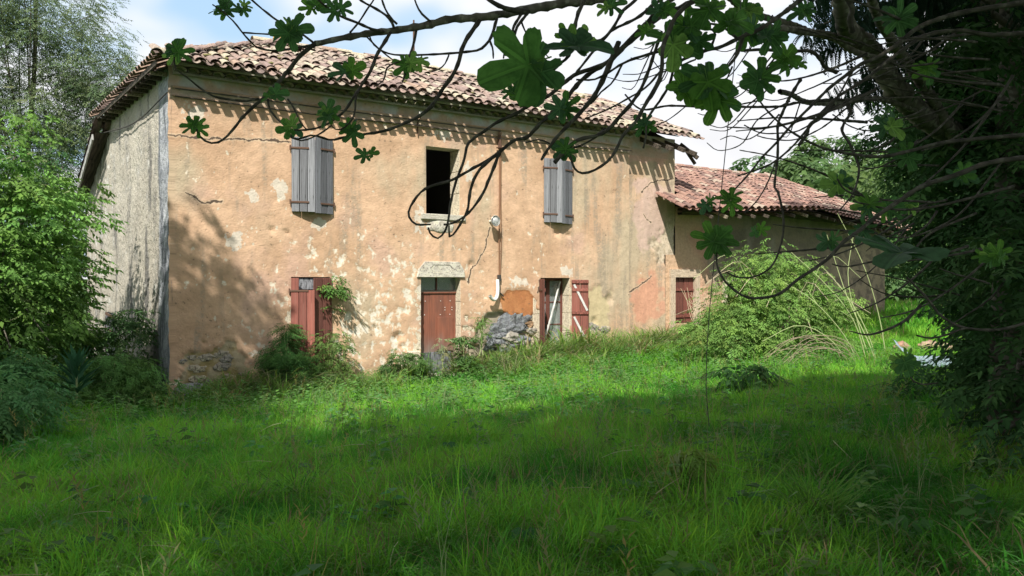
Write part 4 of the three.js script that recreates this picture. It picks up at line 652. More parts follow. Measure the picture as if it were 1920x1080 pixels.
// clumps with a place of their own
function tussock(label, x, z, s, n, base, seed, w = 0.02) {
  const t = thing('grass_tussock', label, 'grass clump', [x, gy(x, z) - 0.03, z]); const g = tuft(n, 0.75, w, 0.13, 1.15, seed); mesh('blades', g.scale(s, s, s), leafMat(...base, 0.35, 0.5), t);
}
{ const p = at(1540, 1080, 5.3); tussock('bright broad bladed grass tussock at the bottom edge right of centre', p.x, p.z, 0.85, 90, [0.1, 0.24, 0.03], 71); }
{ const p = at(560, 950, 6.6); tussock('loose dark grass tussock at the lower left of the yard', p.x, p.z, 0.7, 60, [0.06, 0.17, 0.03], 72, 0.014); }
tussock('drooping grass tussock at the foot of the house corner', 1.6, 0.9, 1.1, 70, [0.14, 0.24, 0.06], 73);
tussock('arching grass tussock below the broken red shutter', 3.2, 1.1, 1.1, 70, [0.13, 0.24, 0.06], 74);
tussock('dark green grass tussock right of the door', 7.2, 0.9, 1.1, 80, [0.08, 0.2, 0.04], 75);

// ------------------------------------------------------------------ plants by the wall
function plant(name, label, cat, x, z, y0, blobs, n, per, rc, g, base, seed, mat = M_leaf, stems = 4) {
  const t = thing(name, label, cat, [x, y0, z]), R = rng(seed); foliage('foliage', g, mat, crownList(blobs, n, per, rc, R, base, [0.7, 1.2]), t);
  for (let i = 0; i < stems; i++) { const b = blobs[i % blobs.length]; mesh('stem', tube([V((R() - 0.5) * 0.2, -0.05, (R() - 0.5) * 0.2), V(b[0] * 0.6, b[1] * 0.5, b[2] * 0.6), V(b[0] + (R() - 0.5) * b[3], b[1] + b[4] * 0.6, b[2] + (R() - 0.5) * b[5])], 0.012, 0.005, 5, 0.15), MT.greenCane, t); }
  return t;
}
const SP_small = sprig(9, 0.16, 0.06, 0.022, 31), SP_mid = sprig(8, 0.22, 0.1, 0.045, 32), SP_fern = sprig(14, 0.2, 0.07, 0.014, 33), SP_elder = sprig(6, 0.26, 0.13, 0.075, 34, 0.22), SP_big = sprig(5, 0.3, 0.18, 0.08, 35, 0.5), SP_fine = sprig(10, 0.35, 0.09, 0.03, 36, 0.2);
plant('feathery_shrub', 'dark feathery shrub growing against the broken red shutter', 'shrub', 2.0, 0.55, 0.1, [[0.1, 0.4, 0, 0.4, 0.45, 0.25], [0.15, 0.9, -0.1, 0.16, 0.4, 0.16]], 60, 22, 0.16, SP_fern, [0.085, 0.21, 0.05], 1);
plant('flowering_weed', 'pale flowering weed in front of the dark red shutter', 'weed', 3.1, 0.5, 0.1, [[0, 0.6, 0, 0.35, 0.6, 0.2]], 40, 10, 0.18, SP_small, [0.14, 0.24, 0.06], 2, M_leaf, 8);
plant('wall_plant', 'small plant rooted in the wall at the top of the red shutter', 'plant', 3.4, 0.2, 2.15, [[0, 0.05, 0, 0.2, 0.2, 0.12], [-0.1, -0.3, 0, 0.1, 0.2, 0.08]], 10, 8, 0.1, SP_mid, [0.1, 0.2, 0.04], 3);
{ const t = thing('dry_stalk_bundle', 'grey dry stalks hanging on the wall right of the red shutter', 'stalks', [3.36, 2.2, 0.12]); const R = rng(9); for (let i = 0; i < 5; i++) mesh('stalk', tube([V(0, 0, 0), V(0.2 + R() * 0.1, -0.35, 0.05), V(0.45 + R() * 0.35, -0.8 - R() * 0.25, 0.02)], 0.009, 0.005, 5, 0.2), MT.cane, t); }
plant('leafy_weed', 'leafy weed with round leaves right of the door', 'weed', 7.05, 0.35, 0.5, [[0, 0.78, 0, 0.16, 0.2, 0.1], [0.0, 0.4, 0, 0.12, 0.25, 0.1]], 12, 6, 0.08, SP_small, [0.12, 0.22, 0.05], 4);
plant('leafy_weed', 'thin tall weed growing before the right side of the door', 'weed', 6.5, 0.4, 0.1, [[0, 0.55, 0, 0.12, 0.45, 0.1]], 12, 8, 0.1, SP_mid, [0.1, 0.19, 0.05], 5);
plant('leafy_weed', 'low weed with a pale head before the left of the door', 'weed', 5.85, 0.5, 0.1, [[0, 0.4, 0, 0.15, 0.4, 0.12]], 10, 6, 0.1, SP_small, [0.25, 0.28, 0.14], 6);
plant('low_shrub', 'low green shrub at the foot of the wall left of the door', 'shrub', 4.9, 0.5, 0, [[0, 0.3, 0, 0.55, 0.4, 0.3]], 40, 14, 0.14, SP_small, [0.08, 0.17, 0.04], 7);
plant('nettle_patch', 'tall dark leaved nettles against the gable near the corner', 'nettles', -0.7, -1.4, 0.1, [[0.2, 0.8, 0.2, 0.35, 0.8, 0.5], [0, 0.4, 0.9, 0.4, 0.5, 0.4]], 60, 9, 0.18, SP_mid, [0.09, 0.18, 0.06], 8, M_leaf, 10);
plant('nettle_patch', 'bright leafy nettles before the hatch of the gable', 'nettles', -1.2, -2.6, 0.15, [[0, 0.5, 0, 0.7, 0.65, 0.8]], 70, 10, 0.2, SP_mid, [0.11, 0.25, 0.06], 9, M_leaf, 8);
plant('low_shrub', 'dense low shrub spreading left of the house corner', 'shrub', -1.3, 0.7, 0.1, [[0, 0.35, 0, 0.8, 0.5, 0.8], [0.7, 0.1, 0.5, 0.45, 0.2, 0.4]], 110, 12, 0.2, SP_small, [0.1, 0.22, 0.05], 10);
plant('low_shrub', 'shaded leafy shrub at the left edge below the elder', 'shrub', -3.2, 5.0, 0.2, [[0, 0.35, 0, 0.55, 0.6, 0.7], [-0.8, 0.4, 0.3, 0.6, 0.7, 0.7]], 100, 12, 0.2, SP_mid, [0.1, 0.25, 0.08], 11);
plant('low_shrub', 'dark low shrub under the elder bush at the left', 'shrub', -3.4, 1.5, 0.1, [[0, 0.4, 0, 1.3, 0.7, 1.3]], 150, 12, 0.22, SP_mid, [0.06, 0.17, 0.05], 12);
{ // rosette plant with long upright leaves
  const t = thing('broadleaf_rosette', 'dark rosette plant with long pointed leaves left of the house corner', 'plant', [-2.0, 0.45, 2.2]), R = rng(33), l = [];
  for (let i = 0; i < 26; i++) { const a = i * 2.4, y = i * 0.018; l.push([Math.sin(a) * 0.03, y, Math.cos(a) * 0.03, 0.5 - 0.004 * i, 0.1, a, -1.15 + 0.5 * R() + (13 - i) * 0.03]); }
  mesh('leaves', leafFaces(l), leafMat(0.03, 0.1, 0.045, 0.2, 0.5), t);
  mesh('stem', tube([V(0, -0.4, 0), V(0, 0.6, 0)], 0.02, 0.01, 6, 0.3), MT.greenCane, t);
}
{ const p = at(1275, 1010, 6.2); const t = plant('flowering_weed', 'small weed with yellow green flower heads at the lower right', 'weed', p.x, p.z, gy(p.x, p.z), [[0, 0.3, 0, 0.2, 0.16, 0.2]], 14, 8, 0.05, SP_small, [0.2, 0.32, 0.05], 13, M_leaf, 9); }
{ const p = at(1700, 800, 11); plant('sapling', 'slim dark sapling in the shade at the right edge of the yard', 'sapling', p.x, p.z, gy(p.x, p.z), [[0, 0.55, 0, 0.2, 0.3, 0.2], [0.1, 0.3, 0, 0.15, 0.2, 0.15]], 12, 4, 0.12, SP_mid, [0.06, 0.15, 0.04], 14); }
{ const p = at(1400, 745, 13.5); plant('sapling', 'small leafy sapling at the edge of the shade before the brambles', 'sapling', p.x, p.z, gy(p.x, p.z), [[0, 0.35, 0, 0.3, 0.3, 0.3]], 18, 6, 0.14, SP_big, [0.06, 0.15, 0.04], 15); }

// ------------------------------------------------------------------ bramble thicket before the wing
{
  const t = thing('bramble_thicket', 'tall bramble thicket with arching canes in front of the low wing', 'bramble', [12.7, 0.1, 4.7]), R = rng(61);
  const blobs = [[0, 1.0, 0, 1.6, 1.1, 1.1], [0.2, 2.1, -0.4, 1.2, 1.0, 0.8], [-1.3, 0.9, -0.4, 1.2, 0.9, 0.9], [1.3, 1.0, 0.5, 0.9, 1.0, 0.7], [-0.6, 1.7, -0.3, 0.9, 0.8, 0.7], [1.1, 1.7, 0.2, 0.7, 0.8, 0.6]];
  foliage('foliage', SP_mid, M_leaf, crownList(blobs, 430, 12, 0.28, R, [0.17, 0.3, 0.065], [0.6, 1.1], 0.7), t);
  for (let i = 0; i < 26; i++) { const a = R() * 6.28, r = 0.5 + R() * 1.3, h = 1.3 + R() * 1.7, b = V(Math.cos(a) * r * 0.5 + 0.6 * R(), 0, Math.sin(a) * r * 0.5); mesh('cane', tube([b, V(b.x * 1.1, h * 0.6, b.z * 1.1), V(b.x + Math.cos(a) * r * 0.5, h, b.z + Math.sin(a) * r * 0.5), V(b.x + Math.cos(a) * r * 1.2, h * 0.8, b.z + Math.sin(a) * r * 1.1)], 0.012, 0.005, 5, 0.25), R() < 0.5 ? MT.cane : MT.greenCane, t); }
  const cn = [[[1660, 740, 18], [1625, 620, 18], [1570, 530, 18.3], [1530, 490, 18.6]], [[1640, 740, 18.2], [1600, 600, 18.2], [1545, 530, 18.2], [1480, 470, 18.5]], [[1648, 720, 18.4], [1610, 610, 18.5], [1590, 520, 18.6], [1600, 440, 18.8]], [[1666, 700, 18.8], [1650, 600, 18.8], [1620, 500, 18.8], [1570, 400, 19]], [[1625, 745, 18], [1590, 640, 17.8], [1520, 560, 17.8], [1470, 530, 18]], [[1658, 730, 17.8], [1632, 650, 17.8], [1590, 560, 18], [1550, 440, 18.3]], [[1600, 735, 17.9], [1570, 650, 17.7], [1500, 610, 17.6], [1430, 640, 17.6]]];
  for (const c of cn) mesh('cane', tube(c.map((p) => at(...p).sub(t.position)), 0.016, 0.006, 6, 0.25), MT.greenCane, t);
  // dry brown canes arching low
  for (let i = 0; i < 20; i++) { const x0 = 1560 + 70 * (R() - 0.5), y = 625 + 60 * R(), tt = 17.4 + R(); mesh('dry_cane', tube([at(x0 + 40, y + 70 + 20 * R(), tt), at(x0, y + 10, tt - 0.1), at(x0 - 70, y, tt - 0.2), at(x0 - 140, y + 40 + 30 * R(), tt - 0.2), at(x0 - 180, y + 95, tt - 0.2)].map((p) => p.sub(t.position)), 0.008, 0.004, 5, 0.25), MT.dryCane, t); }
  const t2 = thing('climbing_rose', 'yellowish leafed bush creeping beside the small shuttered window', 'bush', [14.6, 0.2, 1.6]);
  foliage('foliage', SP_small, M_leaf, crownList([[0, 0.6, 0, 1.2, 0.8, 0.7], [0.9, 0.9, 0, 0.8, 0.7, 0.6], [-1.0, 0.4, 0.2, 0.8, 0.5, 0.6]], 170, 16, 0.2, R, [0.26, 0.31, 0.085], [0.8, 1.4], 0.6), t2);
  for (let i = 0; i < 14; i++) mesh('stem', tube([V((R() - 0.5) * 2, 0, (R() - 0.5) * 0.6), V((R() - 0.5) * 2, 0.7, -0.3), V((R() - 0.5) * 1.6, 1.3 + R() * 0.6, -1.2)], 0.01, 0.005, 5, 0.2), MT.cane, t2);
}
// ------------------------------------------------------------------ rubble and plastic sheet at the right
{
  const p = at(1745, 672, 20), t = thing('rubble_pile', 'small pile of pale broken stones and bricks in the shade at right', 'rubble', [p.x, gy(p.x, p.z), p.z]), R = rng(77);
  for (let i = 0; i < 22; i++) mesh('stone', rock(0.1 + 0.12 * R(), i * 2.2, 1.3, 0.8, 1, 0.4).translate((R() - 0.5) * 1.3, 0.05 + 0.5 * R() * R(), (R() - 0.5) * 0.9), std({ map: speck, color: [col(0.38, 0.27, 0.2), col(0.3, 0.28, 0.25), col(0.38, 0.22, 0.16)][i % 3] }), t);
  const q = at(1760, 722, 16), s = thing('plastic_sheet', 'crumpled grey blue plastic sheet lying in the shaded grass at right', 'plastic sheet', [q.x, gy(q.x, q.z) + 0.25, q.z]);
  const g = new THREE.PlaneGeometry(1.5, 0.5, 40, 14).rotateX(-1.2), a = g.attributes.position;
  for (let i = 0; i < a.count; i++) { const x = a.getX(i), z = a.getZ(i), y = a.getY(i); a.setXYZ(i, x, y + 0.08 * fbm(x * 3, z * 4, 3, 3) + 0.3 * smooth(-0.4, -0.75, x), z + 0.14 * fbm(x * 4, y * 6, 7, 3)); }
  g.computeVertexNormals(); mesh('sheet', g.rotateY(-0.7), std({ color: col(0.2, 0.26, 0.31), roughness: 0.45, side: THREE.DoubleSide }), s);
}
// ------------------------------------------------------------------ trees and bushes
function tree(name, label, cat, base, top, blobs, nC, per, rc, geo, leafBase, seed, o = {}) {
  const t = thing(name, label, cat, [base.x, base.y, base.z], o.group), R = rng(seed), L = (v) => v.clone().sub(base), lb = blobs.map((b) => [b[0] - base.x, b[1] - base.y, b[2] - base.z, ...b.slice(3)]);
  limbs(t, V(0, -0.2, 0), L(top), lb, o.r ?? 0.14, o.limbs ?? 10, R, o.bark ?? MT.darkBark);
  foliage('crown', geo, o.mat ?? M_leaf, crownList(lb, nC, per, rc, R, leafBase, o.s ?? [0.8, 1.3], o.v ?? 0.45), t);
  return t;
}
// elder bushes at the left
{
  const eb = (label, x, z, blobs, n, seed) => {
    const t = tree('elder_bush', label, 'elder bush', V(x, gy(x, z), z), V(x - 0.3, 3.6, z - 0.2), blobs, n, 14, 0.36, SP_elder, [0.155, 0.31, 0.065], seed, { r: 0.1, limbs: 22, v: 0.95, s: [0.65, 1.2] });
    const R = rng(seed + 5), fl = []; for (let i = 0; i < 46; i++) { const b = blobs[i % blobs.length], d = V(R() - 0.5, R() * 0.9, R() * 0.8 - 0.2).normalize(); fl.push({ p: V(b[0] + d.x * b[3] * 1.02 - x, b[1] + d.y * b[4] * 1.02 - gy(x, z), b[2] + d.z * b[5] * 1.02 - z), s: 0.7 + 0.6 * R(), e: [(R() - 0.5) * 0.6 + 0.2, R() * 6, (R() - 0.5) * 0.5], c: tint([0.42, 0.46, 0.24], R, 0.3) }); }
    const l = []; for (let i = 0; i < 40; i++) { const a = i * 2.4, r = 0.015 * Math.sqrt(i); l.push([Math.cos(a) * r, 0.02 * R(), Math.sin(a) * r, 0.025, 0.025, a, -0.3]); }
    foliage('flower_heads', leafFaces(l), M_leaf, fl, t);
  };
  eb('bright green elder bush with pale flower heads left of the gable', -2.7, -1.6, [[-2.9, 3.0, -1.2, 1.6, 1.9, 1.5], [-2.2, 1.8, -2.0, 1.2, 1.3, 1.2], [-3.0, 5.0, -1.6, 1.1, 1.1, 1.0], [-2.6, 1.0, -0.3, 1.0, 0.9, 0.9], [-2.1, 3.4, -2.6, 1.0, 1.0, 1.0]], 270, 21);
  eb('taller elder bush at the very left edge', -5.2, -0.6, [[-5.0, 3.2, -0.4, 1.6, 2.2, 1.6], [-4.6, 1.4, 0.5, 1.3, 1.3, 1.3]], 260, 22);
}
tree('feathery_tree', 'tall airy tree with fine pale leaves rising behind the elder at left', 'tree', V(-1.3, 0.2, -15), V(-0.8, 12.6, -15), [[-1.0, 9.5, -15, 3.0, 3.8, 2.6, 0.15], [-2.6, 12.4, -15.5, 2.4, 2.4, 2.2, 0.1], [1.0, 8.2, -14.5, 2.0, 2.6, 2, 0.1], [-1.5, 5.5, -15, 2.4, 2.4, 2.2, 0.15]], 1350, 11, 0.46, SP_fine, [0.165, 0.235, 0.11], 23, { r: 0.13, limbs: 30, bark: MT.darkBark, v: 0.4, s: [0.8, 1.4] });
tree('feathery_tree', 'second airy tree beyond the left edge of the yard', 'tree', V(-6.5, 0.2, -13), V(-6.5, 12, -13), [[-6.5, 9, -13, 3, 4, 2.6, 0.15]], 260, 9, 0.42, SP_fine, [0.115, 0.17, 0.07], 24, { r: 0.14, limbs: 18, bark: MT.bark });
tree('dark_tree', 'dark dense tree filling the gap between elder and gable', 'tree', V(-0.9, 0, -12.2), V(-0.9, 5, -12.2), [[-0.7, 4.2, -12.2, 1.3, 2.0, 1.4], [-1.6, 2.2, -11, 1.6, 2.0, 1.5], [-3.4, 2.0, -8, 2.0, 2.2, 1.8]], 330, 12, 0.34, SP_elder, [0.04, 0.1, 0.03], 25, {});
const SP_far = sprig(7, 0.9, 0.5, 0.26, 37, 0.4), SP_shade = sprig(7, 0.5, 0.26, 0.12, 38, 0.4);
// wooded hill far behind the wing
{
  const R = rng(301), hl = [['tallest', 1560, 292, 78, 4.2], ['rounded', 1465, 318, 74, 4.0], ['broad', 1510, 330, 70, 5.0], ['lighter green', 1640, 318, 80, 5.0], ['low', 1700, 330, 72, 5.0], ['front', 1590, 350, 62, 4.2], ['dark', 1420, 345, 80, 3.6], ['near', 1660, 400, 50, 4.0]];
  for (const [w, px, py, t, r] of hl) { const p = at(px, py + r * 770 / t, t), y = Math.min(gy(p.x, p.z), p.y - 5); tree('hill_tree', `${w} tree of the wooded hill seen above the wing roof`, 'tree', V(p.x, y, p.z), V(p.x, p.y, p.z), [[p.x, p.y, p.z, r, r * 0.95, r, 0.6], [p.x + r * 0.5, p.y - r * 0.8, p.z, r, r, r, 0.6], [p.x - r * 0.6, p.y - r, p.z, r, r, r, 0.6], [p.x, p.y - r * 2, p.z, r * 1.2, r, r, 0.6]], 120, 12, 1.0, SP_far, mix3([0.06, 0.13, 0.04], [0.1, 0.17, 0.05], R()), 300 + px, { r: 0.3, limbs: 5, s: [1.0, 1.7] }); }
}
// right hand trees
const pb = (l) => l.map(([x, y, t, r, ry = r]) => { const p = at(x, y, t); return [p.x, p.y, p.z, r, ry, r]; });
{ const p = at(1800, 570, 34); tree('broadleaf_tree', 'leafy broadleaf tree with sunlit flecks between the wing and the fig', 'tree', V(p.x, gy(p.x, p.z), p.z), V(p.x, 7.5, p.z), pb([[1765, 300, 34, 2.0], [1760, 420, 34, 1.7], [1830, 440, 33, 2.0], [1850, 260, 33, 2.6], [1755, 215, 34, 1.4], [1850, 540, 33, 1.8, 1.2], [1920, 420, 32, 2.6]]), 560, 12, 0.5, SP_shade, [0.1, 0.2, 0.05], 41, { r: 0.16, limbs: 24, v: 0.7 }); }
{ const p = at(1985, 640, 8.5); tree('broadleaf_tree', 'dense shaded tree closing the right edge of the view', 'tree', V(p.x, gy(p.x, p.z), p.z), V(p.x, 6.0, p.z), pb([[1850, 330, 7.6, 0.55], [1915, 500, 7.2, 0.6], [1935, 700, 7.6, 0.55], [1850, 430, 9, 0.65], [1850, 200, 9.5, 0.9], [1930, 60, 9, 1.1], [2010, 300, 8, 1.3], [2020, 700, 8, 1.0], [1950, 590, 10, 0.6], [2000, 860, 6.4, 0.4], [1760, 330, 10.5, 0.55], [1700, 250, 11, 0.5], [1935, 560, 6.4, 0.38], [1915, 690, 6.6, 0.33], [1945, 420, 6, 0.4], [1900, 745, 7.3, 0.36], [1935, 800, 7.0, 0.34], [1900, 130, 6.4, 0.4], [1830, 60, 6.6, 0.35]]), 680, 12, 0.22, SP_mid, [0.045, 0.11, 0.03], 42, { mat: M_leafDark, r: 0.14, limbs: 30, v: 0.6 }); }
{ const p = at(1840, 700, 12); tree('broadleaf_tree', 'low dark undergrowth tree behind the plastic sheet', 'tree', V(p.x, gy(p.x, p.z), p.z), V(p.x, 3.0, p.z), pb([[1905, 640, 12, 0.6], [1905, 520, 12.5, 0.85], [1860, 550, 13, 0.5], [1955, 740, 11, 0.7]]), 260, 11, 0.28, SP_mid, [0.04, 0.1, 0.03], 44, { mat: M_leafDark, r: 0.1, limbs: 14, v: 0.6 }); }
tree('broadleaf_tree', 'far hedge tree standing behind the end of the wing', 'tree', V(31, 1.2, -1), V(31, 5.5, -1), [[31, 4.0, -1, 2.6, 2.2, 2.6], [34, 4.5, 2, 3, 3, 3], [28.8, 2.4, 3.4, 1.6, 1.4, 1.6]], 330, 12, 0.45, SP_elder, [0.06, 0.14, 0.04], 43, { r: 0.16, limbs: 10 });
{ // cypress like conifer with drooping dark sprays at the upper right
  const t = thing('conifer', 'dark conifer with drooping sprays at the upper right', 'conifer', [3.9, 0.6, 13.6]), R = rng(88), l = [];
  mesh('trunk', tube([V(0, -0.2, 0), V(0.1, 4, 0), V(0, 8, 0)], 0.16, 0.06, 10, 0.5, 0.1, 3), MT.darkBark, t);
  const SPc = (() => { const q = []; for (let i = 0; i < 22; i++) { const s = i % 2 ? 1 : -1, z = 0.02 + i * 0.012; q.push([0, -z * z * 1.6, z, 0.085 - 0.002 * i, 0.022, s * 0.75, 0.4]); } return leafFaces(q); })();
  for (let i = 0; i < 54; i++) {
    const h = 3.7 + 3.4 * (i / 54), a = i * 2.4, len = (2.1 - 0.8 * (i / 54)) * (0.75 + 0.5 * R()), dx = Math.cos(a), dz = Math.sin(a), e = V(dx * len, h + 0.2 - 0.12 * len * len * 0.6, dz * len);
    const pts = [V(0, h, 0), V(dx * len * 0.5, h + 0.25, dz * len * 0.5), e]; mesh('limb', tube(pts, 0.035, 0.008, 5, 0.35), MT.darkBark, t);
    const cv = new THREE.CatmullRomCurve3(pts); for (let k = 0; k < 130; k++) { const f = 0.2 + 0.8 * Math.sqrt(R()), p = cv.getPoint(f); p.add(V((R() - 0.5) * 0.4, -R() * 0.22, (R() - 0.5) * 0.4)); l.push({ p, s: 0.55 + 0.5 * R(), e: [0.3 + 0.8 * R(), a + 1.57 + (R() - 0.5) * 2.4, (R() - 0.5) * 0.6], c: tint([0.018, 0.045, 0.022], R, 0.4) }); }
  }
  foliage('foliage', SPc, M_leaf, l, t);
}
// tall trees behind the camera: they shade the yard
{
  const sh = [[3, 26, [[1, 14, 22, 4, 3, 3.5], [-5, 15.5, 21.5, 4, 3, 3.5], [8, 13, 24, 4, 3.5, 3.5], [-11.5, 15, 21, 4, 3, 3.5], [-3, 9, 24, 5, 4, 3]]], [5.5, 18.5, [[4.4, 8.6, 17.6, 2.4, 1.6, 1.8], [6.5, 9, 19, 2.6, 2.6, 2.4], [2.2, 7.6, 18.8, 1.8, 1.2, 1.4]]], [-11, 17.5, [[-1, 7.3, 13, 2.2, 1.0, 1.5], [-4.5, 6.9, 16, 2.6, 1.1, 1.7], [0.6, 6.9, 16.4, 2.4, 1.1, 1.7], [3.2, 7.8, 15.8, 3, 1.2, 2.2], [-5.2, 7.8, 13.4, 2.4, 1.2, 2.2], [-2.5, 7.4, 16.5, 3, 1.2, 2.2], [-9, 7, 14.5, 2, 1.6, 2]]], [-9, 14.5, [[-7.6, 9.8, 15.5, 3.0, 2.0, 2.6], [-4.6, 10.4, 16.6, 2.8, 2.0, 2.4], [-10, 11.5, 13.5, 3, 2.6, 2.6]]], [-3.5, 22, [[-2.6, 10.5, 18.4, 3.4, 2.2, 2.6], [-5.6, 11, 21, 3.2, 2.6, 3], [0.4, 11.4, 20.6, 3.2, 2.4, 2.6]]], [6, 22.5, [[3.6, 11, 19.8, 3.2, 2.4, 2.6], [6.5, 10.5, 21, 3, 3, 3], [1.8, 9.6, 18.6, 2.2, 1.6, 1.8]]], [-15.5, 15, [[-14.2, 12.5, 14.5, 2.8, 2.4, 2.6], [-12.5, 14.6, 17, 3.0, 2.6, 2.8]]], [15.2, 8.6, [[14.4, 12.6, 8, 3.2, 0.9, 1.0], [16.5, 13.6, 8.4, 2.4, 1.4, 1.6]]], [-9, 9.2, [[-5.7, 12.0, 7.0, 1.15, 1.0, 1.1], [-6.6, 10.6, 7.4, 1.2, 0.9, 1.1], [-9.8, 11.5, 9.0, 1.9, 1.3, 1.6], [-8.4, 10.6, 10.6, 2.0, 1.5, 1.8], [-7.2, 12.2, 8.6, 1.4, 1.2, 1.4]]]];
  sh.forEach(([x, z, b], i) => tree('shade_tree', ['broad tall shade tree far behind the viewer', 'low spreading shade tree at the right behind the viewer', 'wide spreading tree with a canopy over the viewer', 'shade tree left of the viewer', 'shade tree behind the viewer', 'shade tree right of the viewer', 'outer shade tree far left of the viewer', 'tall tree shading the far end of the wing', 'shade tree leaning towards the house at left'][i], 'tree', V(x, 0.6, z), V(x, 11, z), b, [420, 170, 170, 60, 110, 130, 150, 170, 200][i], 11, 0.55, SP_shade, [0.045, 0.1, 0.03], 500 + i, { r: 0.25, limbs: 14 }));
}

// ------------------------------------------------------------------ the fig tree reaching over the view
{
  const o = at(1930, 640, 9), fig = thing('fig_tree', 'fig tree with long bare arching branches and sparse lobed leaves over the view', 'fig tree', [o.x, gy(o.x, o.z), o.z]), R = rng(5);
  const L = (p) => p.clone().sub(fig.position);
  const twigTips = [];
  function br(pts, t0, t1, r0, r1, name = 'branch', sides = 6) { // pts in the view, depth running from t0 to t1
    const n = pts.length, w = pts.map(([x, y], i) => L(at(x, y, lerp(t0, t1, i / (n - 1)) + 0.05 * noise3(x * 0.02, y * 0.02, 3))));
    const m = mesh(name, tube(w, r0, r1, sides, 0.03, 0.34, x0(pts)), name === 'trunk' || name === 'limb' ? MT.bark : MT.twig, fig); twigTips.push(w); return m;
  }
  const x0 = (p) => p[0][0] * 0.013 + p[0][1] * 0.007;
  br([[1930, 640], [1900, 480], [1850, 330], [1780, 250], [1728, 217], [1678, 167], [1630, 94], [1600, 69], [1583, 45], [1570, -30]], 9, 5.2, 0.15, 0.045, 'trunk', 10);
  br([[1790, 260], [1728, 158], [1683, 94], [1644, 33], [1625, -30]], 7.6, 5.2, 0.05, 0.025, 'limb', 8);
  br([[1690, 180], [1611, 97], [1578, 78], [1519, 61], [1483, 47], [1442, 36], [1400, 25], [1360, -10]], 6.8, 4.6, 0.025, 0.018, 'limb', 8);
  br([[1640, 110], [1594, 94], [1556, 67], [1517, 62], [1478, 56], [1428, 53]], 6.3, 4.9, 0.022, 0.02, 'limb', 8);
  br([[1597, 60], [1592, 36], [1597, 19], [1589, 3], [1575, -20]], 5.2, 5.1, 0.018, 0.014);
  br([[1720, 210], [1650, 186], [1600, 189], [1556, 194], [1511, 192], [1483, 178], [1461, 172]], 7.1, 4.8, 0.022, 0.014, 'limb', 8);
  br([[1561, 196], [1539, 219], [1517, 236], [1511, 253], [1497, 272]], 5.0, 4.8, 0.014, 0.009);
  br([[1567, 136], [1547, 128], [1536, 111], [1519, 97], [1483, 97], [1425, 94], [1389, 96]], 5.2, 4.7, 0.013, 0.008);
  // main limb from the upper right
  br([[1420, -60], [1250, -28], [1118, 0], [1062, 6], [1014, 15], [972, 22], [938, 28], [893, 35], [845, 37], [797, 49], [747, 57], [696, 63], [641, 73], [592, 83]], 4.8, 4.1, 0.034, 0.013, 'limb', 9);
  br([[592, 83], [565, 104], [543, 131], [523, 155], [499, 180], [472, 204], [454, 222], [437, 244], [419, 262], [401, 269], [383, 263], [372, 251], [368, 236]], 4.1, 3.8, 0.012, 0.004);
  br([[740, 55], [733, 39], [713, 22], [676, 1], [660, -20]], 4.2, 4.2, 0.007, 0.005); br([[745, 46], [735, 37], [724, 20], [713, -10]], 4.2, 4.2, 0.006, 0.004); br([[808, 42], [789, 24], [778, 0], [776, -20]], 4.3, 4.3, 0.006, 0.004);
  br([[990, 24], [950, 17], [921, 4], [895, -20]], 4.4, 4.3, 0.016, 0.01);
  br([[720, 60], [699, 56], [676, 46], [634, 29], [610, 12], [591, -6]], 4.2, 3.9, 0.008, 0.005); br([[710, -20], [702, 0], [690, 17], [674, 42], [657, 62]], 4.2, 4.1, 0.004, 0.005);
  br([[899, 40], [876, 73], [865, 96], [862, 112], [851, 138], [831, 166], [809, 200], [792, 214], [761, 231], [724, 245], [676, 253], [640, 259], [622, 263], [586, 254], [558, 261], [540, 254]], 4.3, 3.9, 0.012, 0.004);
  br([[932, 36], [924, 62], [918, 76], [901, 93], [876, 98], [842, 101], [806, 103], [775, 104], [738, 103], [716, 96], [699, 82], [693, 66]], 4.35, 4.2, 0.008, 0.004); br([[918, 76], [924, 93], [925, 110]], 4.3, 4.2, 0.006, 0.004); br([[842, 104], [834, 121], [820, 132], [800, 137]], 4.3, 4.2, 0.004, 0.003);
  br([[781, 58], [775, 87], [767, 110], [761, 135], [755, 155]], 4.2, 4.0, 0.007, 0.004); br([[767, 108], [752, 115], [727, 127], [719, 152], [702, 163]], 4.1, 3.9, 0.005, 0.003);
  br([[733, 62], [719, 84], [707, 104], [696, 132], [679, 160], [663, 184], [646, 209], [628, 224], [608, 236], [574, 244], [552, 244]], 4.1, 3.8, 0.009, 0.004); br([[668, 180], [663, 220], [648, 238], [634, 245], [621, 235]], 3.9, 3.8, 0.005, 0.003); br([[622, 236], [597, 253], [566, 264], [546, 258]], 3.85, 3.75, 0.004, 0.003);
  br([[486, 186], [463, 190], [430, 187], [399, 180], [374, 164], [350, 144], [330, 129], [328, 105]], 3.85, 3.6, 0.006, 0.003); br([[503, 187], [506, 204], [519, 222], [534, 236], [548, 258]], 3.9, 3.8, 0.005, 0.003); br([[541, 187], [552, 204], [566, 233], [577, 244]], 3.9, 3.8, 0.005, 0.003);
  br([[590, 84], [560, 90], [521, 96], [486, 91], [472, 80], [457, 64], [440, 42], [414, 19], [400, 10]], 4.1, 3.7, 0.006, 0.003); br([[457, 62], [500, 65], [525, 66]], 3.8, 3.8, 0.004, 0.003); br([[590, 82], [560, 60], [534, 48], [500, 24], [472, 0], [460, -10]], 4.1, 3.9, 0.006, 0.004); br([[680, 62], [720, 100], [760, 128], [800, 148]], 4.2, 4.3, 0.004, 0.003);
